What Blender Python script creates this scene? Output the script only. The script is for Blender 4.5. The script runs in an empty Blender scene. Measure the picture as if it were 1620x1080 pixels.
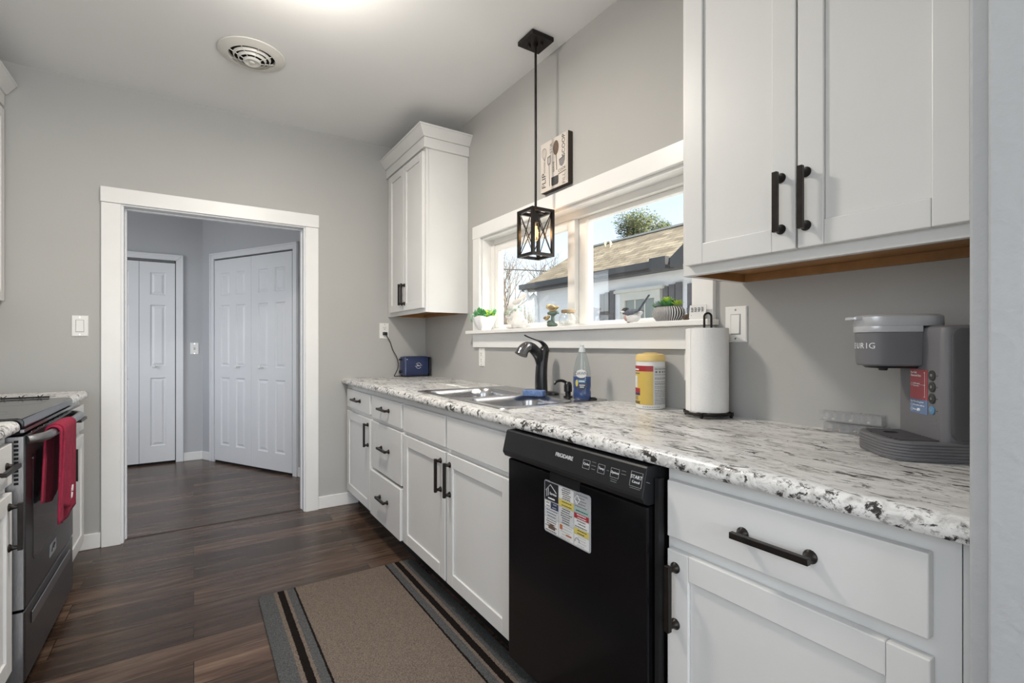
import bpy, bmesh, math, random
from mathutils import Vector, Matrix

random.seed(7)
C = bpy.context.scene.collection
SC = bpy.context.scene

# ------------------------------------------------------------------ camera
cd = bpy.data.cameras.new('camera')
cam = bpy.data.objects.new('camera', cd)
C.objects.link(cam)
cam.location = (0, 0, 1.157)
cam.rotation_euler = (math.pi / 2, 0, -math.radians(33.107))
cd.sensor_width = 36
cd.lens = 772 / 1620 * 36
cd.shift_y = 5 / 1620
cd.clip_start = 0.02
cd.clip_end = 400
SC.camera = cam

# ------------------------------------------------------------------ exposure, sky, sun, added fill lights
SC.view_settings.view_transform = 'Standard'
SC.view_settings.look = 'None'
SC.view_settings.gamma = 1
SC.view_settings.use_curve_mapping = False
SC.view_settings.exposure = 0.0

w = bpy.data.worlds.new('sky')
SC.world = w
w.use_nodes = True
nt = w.node_tree
sky = nt.nodes.new('ShaderNodeTexSky')
sky.sky_type = 'NISHITA'
sky.sun_disc = False
sky.sun_elevation = math.radians(42)
sky.sun_rotation = math.radians(150)
sky.air_density = 1.0
sky.dust_density = 2.2
sky.ozone_density = 1.0
hsv = nt.nodes.new('ShaderNodeHueSaturation')
hsv.inputs['Saturation'].default_value = 0.62
nt.links.new(sky.outputs[0], hsv.inputs['Color'])
nt.links.new(hsv.outputs[0], nt.nodes['Background'].inputs['Color'])
nt.nodes['Background'].inputs['Strength'].default_value = 0.37


def light(name, kind, loc, energy, color=(1, 1, 1), target=None, **kw):
    l = bpy.data.lights.new(name, kind)
    l.energy = energy
    l.color = color
    for k, v in kw.items():
        setattr(l, k, v)
    o = bpy.data.objects.new(name, l)
    C.objects.link(o)
    o.location = loc
    if target is not None:
        o.rotation_euler = (Vector(target) - Vector(loc)).to_track_quat('-Z', 'Y').to_euler()
    return o


# sun: comes from beyond the neighbour's house, raking along the window wall
light('sun', 'SUN', (8, -6, 9), 10.0, (1.0, 0.95, 0.87), target=(8 - 0.27, -6 + 0.78, 9 - 0.60), angle=math.radians(0.6))
# added area fill behind the camera, set in an invented opening
light('rear_fill_light', 'AREA', (0.2, -3.28, 1.5), 96, (0.88, 0.945, 1.0), target=(0.2, 0, 1.4),
      shape='RECTANGLE', size=2.2, size_y=1.7)
# added side fill that lifts the right-hand counter and cabinets
light('left_fill_light', 'AREA', (-1.18, -0.1, 1.55), 11, (0.88, 0.945, 1.0), target=(1.5, 0.3, 1.2),
      shape='RECTANGLE', size=1.2, size_y=1.2)
# added area light, unseen, that brightens the hallway beyond the doorway
light('hall_fill_light', 'AREA', (-1.36, 4.75, 1.5), 11.5, (0.95, 0.97, 1.0), target=(0, 4.9, 1.3),
      shape='RECTANGLE', size=1.1, size_y=1.3)

# ------------------------------------------------------------------ materials
MATS = {}


def nodes_of(name):
    m = bpy.data.materials.new(name)
    m.use_nodes = True
    return m, m.node_tree.nodes, m.node_tree.links, m.node_tree.nodes['Principled BSDF']


def coords(N, L, scale=(1, 1, 1), rot=(0, 0, 0)):
    tc = N.new('ShaderNodeTexCoord')
    mp = N.new('ShaderNodeMapping')
    mp.inputs['Scale'].default_value = scale
    mp.inputs['Rotation'].default_value = rot
    L.new(tc.outputs['Object'], mp.inputs['Vector'])
    return mp.outputs['Vector']


def noise(N, L, vec, scale, detail=3, rough=0.5, dist=0):
    n = N.new('ShaderNodeTexNoise')
    n.inputs['Scale'].default_value = scale
    n.inputs['Detail'].default_value = detail
    n.inputs['Roughness'].default_value = rough
    n.inputs['Distortion'].default_value = dist
    L.new(vec, n.inputs['Vector'])
    return n.outputs['Fac']


def ramp(N, L, fac, stops, constant=False):
    r = N.new('ShaderNodeValToRGB')
    e = r.color_ramp.elements
    while len(e) < len(stops):
        e.new(0.5)
    for i, (p, c) in enumerate(stops):
        e[i].position = p
        e[i].color = c if len(c) == 4 else (*c, 1)
    if constant:
        r.color_ramp.interpolation = 'CONSTANT'
    L.new(fac, r.inputs['Fac'])
    return r.outputs['Color']


def mix(N, L, fac, a, b, mode='MIX'):
    x = N.new('ShaderNodeMix')
    x.data_type = 'RGBA'
    x.blend_type = mode
    for sock, v in ((x.inputs['Factor'], fac), (x.inputs['A'], a), (x.inputs['B'], b)):
        if isinstance(v, (int, float)):
            sock.default_value = v
        elif isinstance(v, tuple):
            sock.default_value = v if len(v) == 4 else (*v, 1)
        else:
            L.new(v, sock)
    return x.outputs['Result']


def bump(N, L, b, height, strength=0.2, dist=0.01):
    n = N.new('ShaderNodeBump')
    n.inputs['Strength'].default_value = strength
    n.inputs['Distance'].default_value = dist
    L.new(height, n.inputs['Height'])
    L.new(n.outputs['Normal'], b.inputs['Normal'])


def plain(name, col, rough=0.5, metal=0.0, var=0.04, vscale=8, bmp=0.0, bscale=60, coat=0.0, spec=None, sheen=0):
    m, N, L, b = nodes_of(name)
    v = coords(N, L)
    f = noise(N, L, v, vscale, 4)
    lo = tuple(max(0, c * (1 - var)) for c in col)
    hi = tuple(min(1, c * (1 + var)) for c in col)
    L.new(ramp(N, L, f, [(0.3, lo), (0.7, hi)]), b.inputs['Base Color'])
    b.inputs['Roughness'].default_value = rough
    b.inputs['Metallic'].default_value = metal
    b.inputs['Coat Weight'].default_value = coat
    if spec is not None:
        b.inputs['Specular IOR Level'].default_value = spec
    if bmp:
        bump(N, L, b, noise(N, L, v, bscale, 3), bmp, 0.004)
    MATS[name] = m
    return m


def glassy(name, tint=(1, 1, 1), ior=1.45, gloss=1.0):
    m = bpy.data.materials.new(name)
    m.use_nodes = True
    N, L = m.node_tree.nodes, m.node_tree.links
    N.remove(N['Principled BSDF'])
    t = N.new('ShaderNodeBsdfTransparent')
    t.inputs['Color'].default_value = (*tint, 1)
    g = N.new('ShaderNodeBsdfGlossy')
    g.inputs['Roughness'].default_value = 0.02
    fr = N.new('ShaderNodeFresnel')
    # a back face sees the inverse ratio, so both sides of a thin pane reflect alike
    ge = N.new('ShaderNodeNewGeometry')
    mr = N.new('ShaderNodeMapRange')
    mr.inputs['To Min'].default_value = ior
    mr.inputs['To Max'].default_value = 1 / ior
    L.new(ge.outputs['Backfacing'], mr.inputs['Value'])
    L.new(mr.outputs['Result'], fr.inputs['IOR'])
    mu = N.new('ShaderNodeMath')
    mu.operation = 'MULTIPLY'
    mu.inputs[1].default_value = gloss
    L.new(fr.outputs[0], mu.inputs[0])
    s = N.new('ShaderNodeMixShader')
    L.new(mu.outputs[0], s.inputs[0])
    L.new(t.outputs[0], s.inputs[1])
    L.new(g.outputs[0], s.inputs[2])
    L.new(s.outputs[0], N['Material Output'].inputs['Surface'])
    MATS[name] = m
    return m


def frosted(name, tint, col, amount):
    m = glassy(name, tint, 1.5, 1.2)
    N, L = m.node_tree.nodes, m.node_tree.links
    d = N.new('ShaderNodeBsdfDiffuse')
    d.inputs['Color'].default_value = (*col, 1)
    s = N.new('ShaderNodeMixShader')
    s.inputs[0].default_value = amount
    src = N['Material Output'].inputs['Surface'].links[0].from_socket
    L.new(src, s.inputs[1])
    L.new(d.outputs[0], s.inputs[2])
    L.new(s.outputs[0], N['Material Output'].inputs['Surface'])


def emit(name, col, strength):
    m = bpy.data.materials.new(name)
    m.use_nodes = True
    N, L = m.node_tree.nodes, m.node_tree.links
    N.remove(N['Principled BSDF'])
    e = N.new('ShaderNodeEmission')
    e.inputs['Color'].default_value = (*col, 1)
    e.inputs['Strength'].default_value = strength
    L.new(e.outputs[0], N['Material Output'].inputs['Surface'])
    MATS[name] = m
    return m


plain('wall_paint', (0.45, 0.445, 0.43), 0.55, var=0.02, vscale=1.5, bmp=0.06, bscale=220, spec=0.3)
plain('hall_paint', (0.50, 0.51, 0.53), 0.55, var=0.02, vscale=1.5, bmp=0.06, bscale=220, spec=0.3)
plain('stub_paint', (0.43, 0.44, 0.45), 0.5, var=0.03, vscale=5, bmp=0.25, bscale=70, spec=0.3)
plain('ceiling_paint', (0.85, 0.855, 0.855), 0.8, var=0.015, vscale=2, bmp=0.05, bscale=250)
plain('vent_cream', (0.74, 0.725, 0.68), 0.4, var=0.02)
plain('trim_white', (0.82, 0.815, 0.80), 0.35, var=0.02, vscale=6, bmp=0.04, bscale=90)
plain('door_white', (0.76, 0.77, 0.79), 0.4, var=0.015, vscale=4, bmp=0.05, bscale=160)
plain('cabinet_white', (0.72, 0.72, 0.71), 0.38, var=0.015, vscale=5, bmp=0.03, bscale=120)
plain('vinyl_white', (0.84, 0.83, 0.80), 0.3, var=0.01)
plain('plate_white', (0.80, 0.795, 0.77), 0.35, var=0.01)
plain('dark_bronze', (0.022, 0.018, 0.016), 0.38, metal=0.6, var=0.25, vscale=40)
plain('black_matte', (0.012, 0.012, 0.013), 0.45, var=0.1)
plain('black_gloss', (0.008, 0.008, 0.010), 0.16, var=0.1, coat=0.3)
plain('dishwasher_black', (0.006, 0.006, 0.007), 0.16, var=0.1, spec=0.22)
plain('console_black', (0.013, 0.014, 0.016), 0.4, var=0.1, spec=0.35)
plain('threshold_dark', (0.02, 0.014, 0.011), 0.5, var=0.1)
plain('void_black', (0.004, 0.004, 0.004), 0.9, var=0.1)
plain('print_white', (0.75, 0.76, 0.78), 0.5, var=0.02)
plain('print_grey', (0.16, 0.165, 0.17), 0.5, var=0.05)
plain('print_black', (0.015, 0.015, 0.02), 0.5, var=0.05)
plain('print_yellow', (0.62, 0.52, 0.12), 0.4, var=0.05)
plain('print_red', (0.36, 0.03, 0.04), 0.4, var=0.05)
plain('print_teal', (0.30, 0.46, 0.42), 0.4, var=0.05)
plain('print_navy', (0.03, 0.045, 0.09), 0.4, var=0.05)
plain('print_orange', (0.45, 0.14, 0.06), 0.4, var=0.05)
plain('print_silver', (0.40, 0.41, 0.43), 0.4, var=0.05)
plain('toaster_navy', (0.022, 0.036, 0.105), 0.35, var=0.06, coat=0.2)
plain('keurig_grey', (0.15, 0.148, 0.158), 0.5, var=0.05, bmp=0.05, bscale=400)
plain('keurig_dark', (0.085, 0.082, 0.088), 0.5, var=0.05, bmp=0.05, bscale=400)
plain('keurig_silver', (0.58, 0.59, 0.61), 0.32, metal=0.35, var=0.03)
plain('sticker_red', (0.40, 0.075, 0.085), 0.45, var=0.03)
plain('sticker_blue', (0.14, 0.21, 0.36), 0.45, var=0.03)
plain('button_grey', (0.035, 0.035, 0.033), 0.5, var=0.05)
plain('button_blue', (0.10, 0.24, 0.40), 0.4, var=0.05)
plain('towel_red', (0.29, 0.012, 0.045), 0.95, var=0.2, vscale=60, bmp=0.8, bscale=260)
plain('sponge_blue', (0.15, 0.235, 0.46), 0.95, var=0.25, vscale=90, bmp=1.0, bscale=160)
plain('wood_underside', (0.34, 0.17, 0.062), 0.5, var=0.18, vscale=14)
plain('cork', (0.26, 0.19, 0.11), 0.8, var=0.2, vscale=90)
plain('sign_board', (0.62, 0.57, 0.52), 0.6, var=0.05)
plain('sign_edge', (0.035, 0.022, 0.015), 0.6, var=0.2)
plain('sign_grey', (0.20, 0.19, 0.19), 0.6, var=0.15, vscale=40)
plain('sign_brown', (0.13, 0.085, 0.06), 0.6, var=0.15, vscale=40)
plain('sign_dark', (0.05, 0.05, 0.052), 0.6, var=0.15, vscale=40)
plain('ceramic_white', (0.82, 0.82, 0.82), 0.3, var=0.02)
plain('rabbit_white', (0.78, 0.76, 0.73), 0.6, var=0.10, vscale=60, bmp=0.5, bscale=120)
plain('leaf_green', (0.10, 0.33, 0.11), 0.45, var=0.35, vscale=30)
plain('leaf_pale', (0.30, 0.55, 0.36), 0.45, var=0.25, vscale=30)
plain('leaf_lime', (0.42, 0.60, 0.07), 0.45, var=0.25, vscale=30)
plain('leaf_grey', (0.28, 0.38, 0.33), 0.45, var=0.2, vscale=30)
plain('pebble_brown', (0.09, 0.06, 0.035), 0.7, var=0.4, vscale=60)
plain('bird_yellow', (0.50, 0.39, 0.18), 0.6, var=0.15, vscale=50)
plain('stump_green', (0.10, 0.145, 0.12), 0.7, var=0.3, vscale=60)
plain('bird_black', (0.02, 0.02, 0.024), 0.5, var=0.1)
plain('bird_grey', (0.12, 0.14, 0.17), 0.55, var=0.3, vscale=60)
plain('bird_white', (0.80, 0.79, 0.78), 0.6, var=0.03)
plain('bird_pink', (0.60, 0.42, 0.37), 0.6, var=0.05)
plain('canister_yellow', (0.60, 0.43, 0.10), 0.4, var=0.06, vscale=12)
plain('canister_lid', (0.74, 0.54, 0.20), 0.4, var=0.03)
plain('label_white', (0.70, 0.70, 0.69), 0.45, var=0.02)
plain('label_grey', (0.56, 0.57, 0.58), 0.45, var=0.02)
plain('chrome', (0.72, 0.72, 0.73), 0.14, metal=1.0, var=0.01)
plain('faucet_black', (0.014, 0.014, 0.016), 0.3, metal=0.3, var=0.2, vscale=30, coat=0.2)
plain('faucet_polished', (0.20, 0.20, 0.21), 0.16, metal=0.95, var=0.05)
plain('soap_blue', (0.045, 0.09, 0.27), 0.15, var=0.03, coat=0.4)
plain('cap_clear', (0.62, 0.66, 0.67), 0.25, var=0.02)
plain('neighbour_fascia', (0.055, 0.053, 0.054), 0.5, var=0.05)
plain('neighbour_shutter', (0.115, 0.11, 0.115), 0.6, var=0.12, vscale=9)
plain('neighbour_trim', (0.60, 0.59, 0.53), 0.6, var=0.04)
plain('neighbour_glass', (0.22, 0.25, 0.23), 0.15, var=0.08, vscale=3)
plain('bark_pale', (0.20, 0.155, 0.115), 0.9, var=0.2, vscale=6)
plain('bark_dark', (0.10, 0.08, 0.06), 0.9, var=0.2, vscale=6)
plain('tree_leaf', (0.085, 0.12, 0.035), 0.7, var=0.4, vscale=4)
plain('tree_leaf_pale', (0.20, 0.20, 0.07), 0.7, var=0.3, vscale=4)
plain('bounce_ground', (0.62, 0.60, 0.56), 0.9, var=0.1, vscale=2)  # unseen ground, made pale to bounce sunlight onto the neighbour's wall
plain('lawn', (0.12, 0.15, 0.05), 0.95, var=0.3, vscale=9)
plain('pill_white', (0.8, 0.78, 0.7), 0.5, var=0.02)
plain('pill_tan', (0.45, 0.24, 0.10), 0.5, var=0.05)
plain('pill_dark', (0.02, 0.03, 0.03), 0.5, var=0.05)
glassy('window_glass', (0.97, 0.985, 0.98), 1.45)
glassy('clear_glass', (0.985, 0.99, 0.99), 1.5)
glassy('bulb_glass', (1.0, 0.93, 0.82), 1.45)
frosted('clear_plastic', (0.97, 0.975, 0.98), (0.75, 0.76, 0.77), 0.16)
glassy('bottle_plastic', (0.86, 0.90, 0.91), 1.5, 1.2)
emit('filament', (1.0, 0.50, 0.14), 9.0)
emit('lamp_glow', (1.0, 0.90, 0.76), 2.0)


def mk_steel(name, col, rough, sc, var=0.25):
    m, N, L, b = nodes_of(name)
    v = coords(N, L, sc)
    f = noise(N, L, v, 40, 3)
    L.new(ramp(N, L, f, [(0.3, tuple(c * (1 - var) for c in col)), (0.7, tuple(c * (1 + var) for c in col))]), b.inputs['Base Color'])
    b.inputs['Metallic'].default_value = 1
    b.inputs['Roughness'].default_value = rough
    bump(N, L, b, f, 0.05, 0.001)
    MATS[name] = m


mk_steel('steel', (0.50, 0.50, 0.51), 0.26, (1, 12, 12), 0.08)
mk_steel('black_steel', (0.14, 0.14, 0.145), 0.30, (1, 1, 14), 0.12)
mk_steel('range_steel', (0.36, 0.36, 0.375), 0.32, (12, 12, 1), 0.12)


def mk_counter():
    m, N, L, b = nodes_of('laminate_granite')
    v = coords(N, L, (12, 4.0, 12), (0, 0, 0.10))
    v2 = coords(N, L, (36, 12.0, 36), (0, 0, 0.14))
    cloud = noise(N, L, v, 0.7, 5, 0.6, 0.8)
    base = ramp(N, L, cloud, [(0.32, (0.56, 0.555, 0.54)), (0.50, (0.76, 0.76, 0.75)), (0.68, (0.84, 0.84, 0.835))])
    fine = noise(N, L, v2, 1.5, 5, 0.65, 0.9)
    c0 = mix(N, L, ramp(N, L, fine, [(0.54, (0, 0, 0)), (0.66, (0.85, 0.85, 0.85))]), base, (0.38, 0.37, 0.355))
    grey = noise(N, L, v, 2.1, 6, 0.68, 1.3)
    c1 = mix(N, L, ramp(N, L, grey, [(0.555, (0, 0, 0)), (0.64, (0.9, 0.9, 0.9))]), c0, (0.22, 0.21, 0.20))
    streak = noise(N, L, v2, 1.15, 6, 0.72, 1.5)
    region = noise(N, L, v, 1.3, 3, 0.6, 0.6)
    add = N.new('ShaderNodeMath')
    add.operation = 'MULTIPLY_ADD'
    add.inputs[1].default_value = 0.40
    L.new(region, add.inputs[0])
    L.new(streak, add.inputs[2])
    c2 = mix(N, L, ramp(N, L, add.outputs[0], [(0.765, (0, 0, 0)), (0.81, (1, 1, 1))]), c1, (0.040, 0.037, 0.035))
    # the rolled front edge shows the print as blotches rather than long streaks
    ve = coords(N, L, (44, 34, 44), (0.5, 0.3, 0.2))
    eb = noise(N, L, ve, 0.9, 4, 0.6, 0.8)
    e0 = ramp(N, L, eb, [(0.36, (0.52, 0.515, 0.50)), (0.52, (0.74, 0.735, 0.72)), (0.7, (0.80, 0.80, 0.79))])
    ef = noise(N, L, ve, 2.0, 7, 0.75, 0.25)
    e1 = mix(N, L, ramp(N, L, ef, [(0.53, (0, 0, 0)), (0.62, (0.9, 0.9, 0.9))]), e0, (0.26, 0.25, 0.24))
    ek = noise(N, L, ve, 1.3, 7, 0.74, 0.35)
    er = noise(N, L, ve, 0.45, 3, 0.6, 0.5)
    ea = N.new('ShaderNodeMath')
    ea.operation = 'MULTIPLY_ADD'
    ea.inputs[1].default_value = 0.5
    L.new(er, ea.inputs[0])
    L.new(ek, ea.inputs[2])
    e2 = mix(N, L, ramp(N, L, ea.outputs[0], [(0.79, (0, 0, 0)), (0.84, (1, 1, 1))]), e1, (0.035, 0.032, 0.03))
    geo = N.new('ShaderNodeNewGeometry')
    sep = N.new('ShaderNodeSeparateXYZ')
    L.new(geo.outputs['Normal'], sep.inputs[0])
    c2 = mix(N, L, ramp(N, L, sep.outputs['Z'], [(0.80, (0, 0, 0)), (0.97, (1, 1, 1))]), e2, c2)
    L.new(c2, b.inputs['Base Color'])
    b.inputs['Roughness'].default_value = 0.28
    MATS['laminate_granite'] = m


mk_counter()


def mk_floor():
    m, N, L, b = nodes_of('vinyl_plank')
    tc = N.new('ShaderNodeTexCoord')
    br = N.new('ShaderNodeTexBrick')
    br.offset = 0.37
    br.inputs['Scale'].default_value = 1.0
    br.inputs['Brick Width'].default_value = 1.22
    br.inputs['Row Height'].default_value = 0.152
    br.inputs['Mortar Size'].default_value = 0.0012
    br.inputs['Mortar Smooth'].default_value = 0.2
    br.inputs['Color1'].default_value = (0, 0, 0, 1)
    br.inputs['Color2'].default_value = (1, 1, 1, 1)
    br.inputs['Mortar'].default_value = (0.5, 0.5, 0.5, 1)
    L.new(tc.outputs['Object'], br.inputs['Vector'])
    # wood grain along X, shifted per plank
    mp = N.new('ShaderNodeMapping')
    mp.inputs['Scale'].default_value = (1.6, 17, 1)
    L.new(tc.outputs['Object'], mp.inputs['Vector'])
    sh = N.new('ShaderNodeVectorMath')
    sh.operation = 'MULTIPLY_ADD'
    sh.inputs[1].default_value = (9, 5, 7)
    L.new(br.outputs['Color'], sh.inputs[0])
    L.new(mp.outputs[0], sh.inputs[2])
    g = noise(N, L, sh.outputs[0], 1.3, 6, 0.6, 0.7)
    g2 = noise(N, L, sh.outputs[0], 7, 4, 0.6, 0.2)
    gr = ramp(N, L, g, [(0.28, (0.034, 0.020, 0.014)), (0.5, (0.078, 0.050, 0.036)), (0.74, (0.152, 0.106, 0.079))])
    gr2 = ramp(N, L, g2, [(0.3, (0.78, 0.78, 0.78)), (0.7, (1.15, 1.15, 1.15))])
    c = mix(N, L, 1.0, gr, gr2, 'MULTIPLY')
    tone = ramp(N, L, br.outputs['Color'], [(0.0, (0.68, 0.66, 0.65)), (1.0, (1.55, 1.48, 1.42))])
    c = mix(N, L, 1.0, c, tone, 'MULTIPLY')
    c = mix(N, L, br.outputs['Fac'], c, (0.012, 0.008, 0.006))
    L.new(c, b.inputs['Base Color'])
    b.inputs['Roughness'].default_value = 0.27
    b.inputs['Specular IOR Level'].default_value = 0.32
    bump(N, L, b, g2, 0.06, 0.002)
    MATS['vinyl_plank'] = m


mk_floor()


def mk_rug():
    m, N, L, b = nodes_of('rug_pile')
    tc = N.new('ShaderNodeTexCoord')
    sx = N.new('ShaderNodeSeparateXYZ')
    L.new(tc.outputs['Object'], sx.inputs[0])
    ab = N.new('ShaderNodeMath')
    ab.operation = 'ABSOLUTE'
    L.new(sx.outputs['X'], ab.inputs[0])
    # wobble of the pile along a stripe's edge
    wv = noise(N, L, tc.outputs['Object'], 130, 2)
    ma = N.new('ShaderNodeMath')
    ma.operation = 'MULTIPLY_ADD'
    ma.inputs[1].default_value = 0.008
    L.new(wv, ma.inputs[0])
    L.new(ab.outputs[0], ma.inputs[2])
    beige, grey, blk = (0.190, 0.154, 0.128), (0.102, 0.106, 0.108), (0.012, 0.009, 0.008)
    W = 0.3715
    st = [(0.0, beige), (W - .157, blk), (W - .149, grey), (W - .118, beige), (W - .108, blk), (W - .081, beige), (W - .066, grey)]
    col = ramp(N, L, ma.outputs[0], [((p + (0.004 if p else 0)), c) for p, c in st], True)
    pile = noise(N, L, tc.outputs['Object'], 260, 3, 0.7)
    pv = ramp(N, L, pile, [(0.32, (0.45, 0.45, 0.45)), (0.68, (1.65, 1.62, 1.6))])
    L.new(mix(N, L, 1.0, col, pv, 'MULTIPLY'), b.inputs['Base Color'])
    b.inputs['Roughness'].default_value = 1.0
    b.inputs['Specular IOR Level'].default_value = 0.1
    bump(N, L, b, pile, 1.0, 0.006)
    MATS['rug_pile'] = m


mk_rug()


def mk_shingle():
    m, N, L, b = nodes_of('shingle')
    tc = N.new('ShaderNodeTexCoord')
    br = N.new('ShaderNodeTexBrick')
    br.inputs['Scale'].default_value = 1.0
    br.inputs['Brick Width'].default_value = 0.34
    br.inputs['Row Height'].default_value = 0.135
    br.inputs['Mortar Size'].default_value = 0.011
    br.inputs['Mortar Smooth'].default_value = 0.6
    br.inputs['Color1'].default_value = (0.22, 0.17, 0.105, 1)
    br.inputs['Color2'].default_value = (0.42, 0.345, 0.235, 1)
    br.inputs['Mortar'].default_value = (0.10, 0.085, 0.065, 1)
    L.new(tc.outputs['Object'], br.inputs['Vector'])
    n = noise(N, L, tc.outputs['Object'], 5, 4)
    L.new(mix(N, L, 1.0, br.outputs['Color'], ramp(N, L, n, [(0.3, (0.75, 0.75, 0.75)), (0.7, (1.2, 1.2, 1.2))]), 'MULTIPLY'), b.inputs['Base Color'])
    b.inputs['Roughness'].default_value = 0.9
    MATS['shingle'] = m


mk_shingle()


def mk_paintbrick():
    m, N, L, b = nodes_of('painted_brick')
    v = coords(N, L, (1, 1, 1), (math.pi / 2, 0, math.pi / 2))
    tc = N.new('ShaderNodeTexCoord')
    sx = N.new('ShaderNodeSeparateXYZ')
    L.new(tc.outputs['Object'], sx.inputs[0])
    cx = N.new('ShaderNodeCombineXYZ')
    L.new(sx.outputs['Y'], cx.inputs['X'])
    L.new(sx.outputs['Z'], cx.inputs['Y'])
    br = N.new('ShaderNodeTexBrick')
    br.inputs['Scale'].default_value = 1.0
    br.inputs['Brick Width'].default_value = 0.21
    br.inputs['Row Height'].default_value = 0.075
    br.inputs['Mortar Size'].default_value = 0.006
    br.inputs['Color1'].default_value = (0.84, 0.845, 0.85, 1)
    br.inputs['Color2'].default_value = (0.86, 0.865, 0.87, 1)
    br.inputs['Mortar'].default_value = (0.82, 0.825, 0.83, 1)
    L.new(cx.outputs[0], br.inputs['Vector'])
    L.new(br.outputs['Color'], b.inputs['Base Color'])
    b.inputs['Roughness'].default_value = 0.7
    bump(N, L, b, br.outputs['Fac'], 0.05, -0.003)
    MATS['painted_brick'] = m


mk_paintbrick()


def mk_stripes():
    m, N, L, b = nodes_of('striped_pot')
    tc = N.new('ShaderNodeTexCoord')
    sx = N.new('ShaderNodeSeparateXYZ')
    L.new(tc.outputs['Object'], sx.inputs[0])
    at = N.new('ShaderNodeMath')
    at.operation = 'ARCTAN2'
    L.new(sx.outputs['Y'], at.inputs[0])
    L.new(sx.outputs['X'], at.inputs[1])
    cx = N.new('ShaderNodeCombineXYZ')
    L.new(at.outputs[0], cx.inputs['X'])
    wav = N.new('ShaderNodeTexWave')
    wav.inputs['Scale'].default_value = 2.2
    wav.inputs['Distortion'].default_value = 1.0
    wav.inputs['Detail'].default_value = 2
    wav.inputs['Detail Scale'].default_value = 1.2
    L.new(cx.outputs[0], wav.inputs['Vector'])
    L.new(ramp(N, L, wav.outputs['Color'], [(0.0, (0.012, 0.012, 0.015)), (0.62, (0.72, 0.71, 0.70))], True), b.inputs['Base Color'])
    b.inputs['Roughness'].default_value = 0.5
    MATS['striped_pot'] = m


mk_stripes()


plain('paper_towel', (0.83, 0.825, 0.81), 0.95, var=0.015, vscale=200)

# ------------------------------------------------------------------ mesh helpers
class MB:
    def __init__(s):
        s.v, s.f, s.m = [], [], []

    def face(s, pts, m=0):
        i = len(s.v)
        s.v += [tuple(p) for p in pts]
        s.f.append(tuple(range(i, i + len(pts))))
        s.m.append(m)

    def add(s, vs, fs, m=0):
        i = len(s.v)
        s.v += [tuple(p) for p in vs]
        for f in fs:
            s.f.append(tuple(i + k for k in f))
            s.m.append(m)

    def box(s, x0, x1, y0, y1, z0, z1, m=0):
        x0, x1 = min(x0, x1), max(x0, x1)
        y0, y1 = min(y0, y1), max(y0, y1)
        z0, z1 = min(z0, z1), max(z0, z1)
        s.add([(x0, y0, z0), (x1, y0, z0), (x1, y1, z0), (x0, y1, z0), (x0, y0, z1), (x1, y0, z1), (x1, y1, z1), (x0, y1, z1)],
              [(0, 3, 2, 1), (4, 5, 6, 7), (0, 1, 5, 4), (1, 2, 6, 5), (2, 3, 7, 6), (3, 0, 4, 7)], m)

    def loft(s, rings, cap0=True, cap1=True, m=0, closed=True):
        n = len(rings[0])
        i = len(s.v)
        for r in rings:
            s.v += [tuple(p) for p in r]
        for a in range(len(rings) - 1):
            for k in range(n if closed else n - 1):
                k2 = (k + 1) % n
                s.f.append((i + a * n + k, i + a * n + k2, i + (a + 1) * n + k2, i + (a + 1) * n + k))
                s.m.append(m)
        if cap0:
            s.f.append(tuple(i + k for k in reversed(range(n))))
            s.m.append(m)
        if cap1:
            b = i + (len(rings) - 1) * n
            s.f.append(tuple(b + k for k in range(n)))
            s.m.append(m)

    def prism(s, poly, axis, a0, a1, m=0):
        def P(p, a):
            return {'x': (a, p[0], p[1]), 'y': (p[0], a, p[1]), 'z': (p[0], p[1], a)}[axis]
        s.loft([[P(p, a0) for p in poly], [P(p, a1) for p in poly]], m=m)

    def lathe(s, prof, c=(0, 0, 0), n=32, m=0, sx=1, sy=1, cap0=True, cap1=True):
        rings = []
        for r, z in prof:
            rings.append([(c[0] + sx * r * math.cos(2 * math.pi * k / n), c[1] + sy * r * math.sin(2 * math.pi * k / n), c[2] + z) for k in range(n)])
        s.loft(rings, cap0, cap1, m)

    def tube(s, path, r, n=10, m=0, flat=1.0, up=(0, 0, 1)):
        pts = [Vector(p) for p in path]
        rr = r if isinstance(r, (list, tuple)) else [r] * len(pts)
        rings = []
        side = None
        for i, p in enumerate(pts):
            t = (pts[min(i + 1, len(pts) - 1)] - pts[max(i - 1, 0)]).normalized()
            if side is None:
                u = Vector(up)
                if abs(t.dot(u)) > 0.95:
                    u = Vector((1, 0, 0))
                side = t.cross(u).normalized()
            else:
                side = (side - t * side.dot(t)).normalized()
            u2 = side.cross(t).normalized()
            rings.append([p + side * (rr[i] * math.cos(2 * math.pi * k / n)) + u2 * (rr[i] * flat * math.sin(2 * math.pi * k / n)) for k in range(n)])
        s.loft(rings, True, True, m)

    def ball(s, c, r, n=12, m=0):
        rx, ry, rz = r if isinstance(r, (tuple, list)) else (r, r, r)
        k2 = n // 2
        rings = []
        for a in range(1, k2):
            th = math.pi * a / k2
            rings.append([(c[0] + rx * math.sin(th) * math.cos(2 * math.pi * k / n), c[1] + ry * math.sin(th) * math.sin(2 * math.pi * k / n), c[2] - rz * math.cos(th)) for k in range(n)])
        s.loft(rings, True, True, m)


def root_loc(o):
    l = Vector((0, 0, 0))
    while o is not None:
        l += o.location
        o = o.parent
    return l


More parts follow.
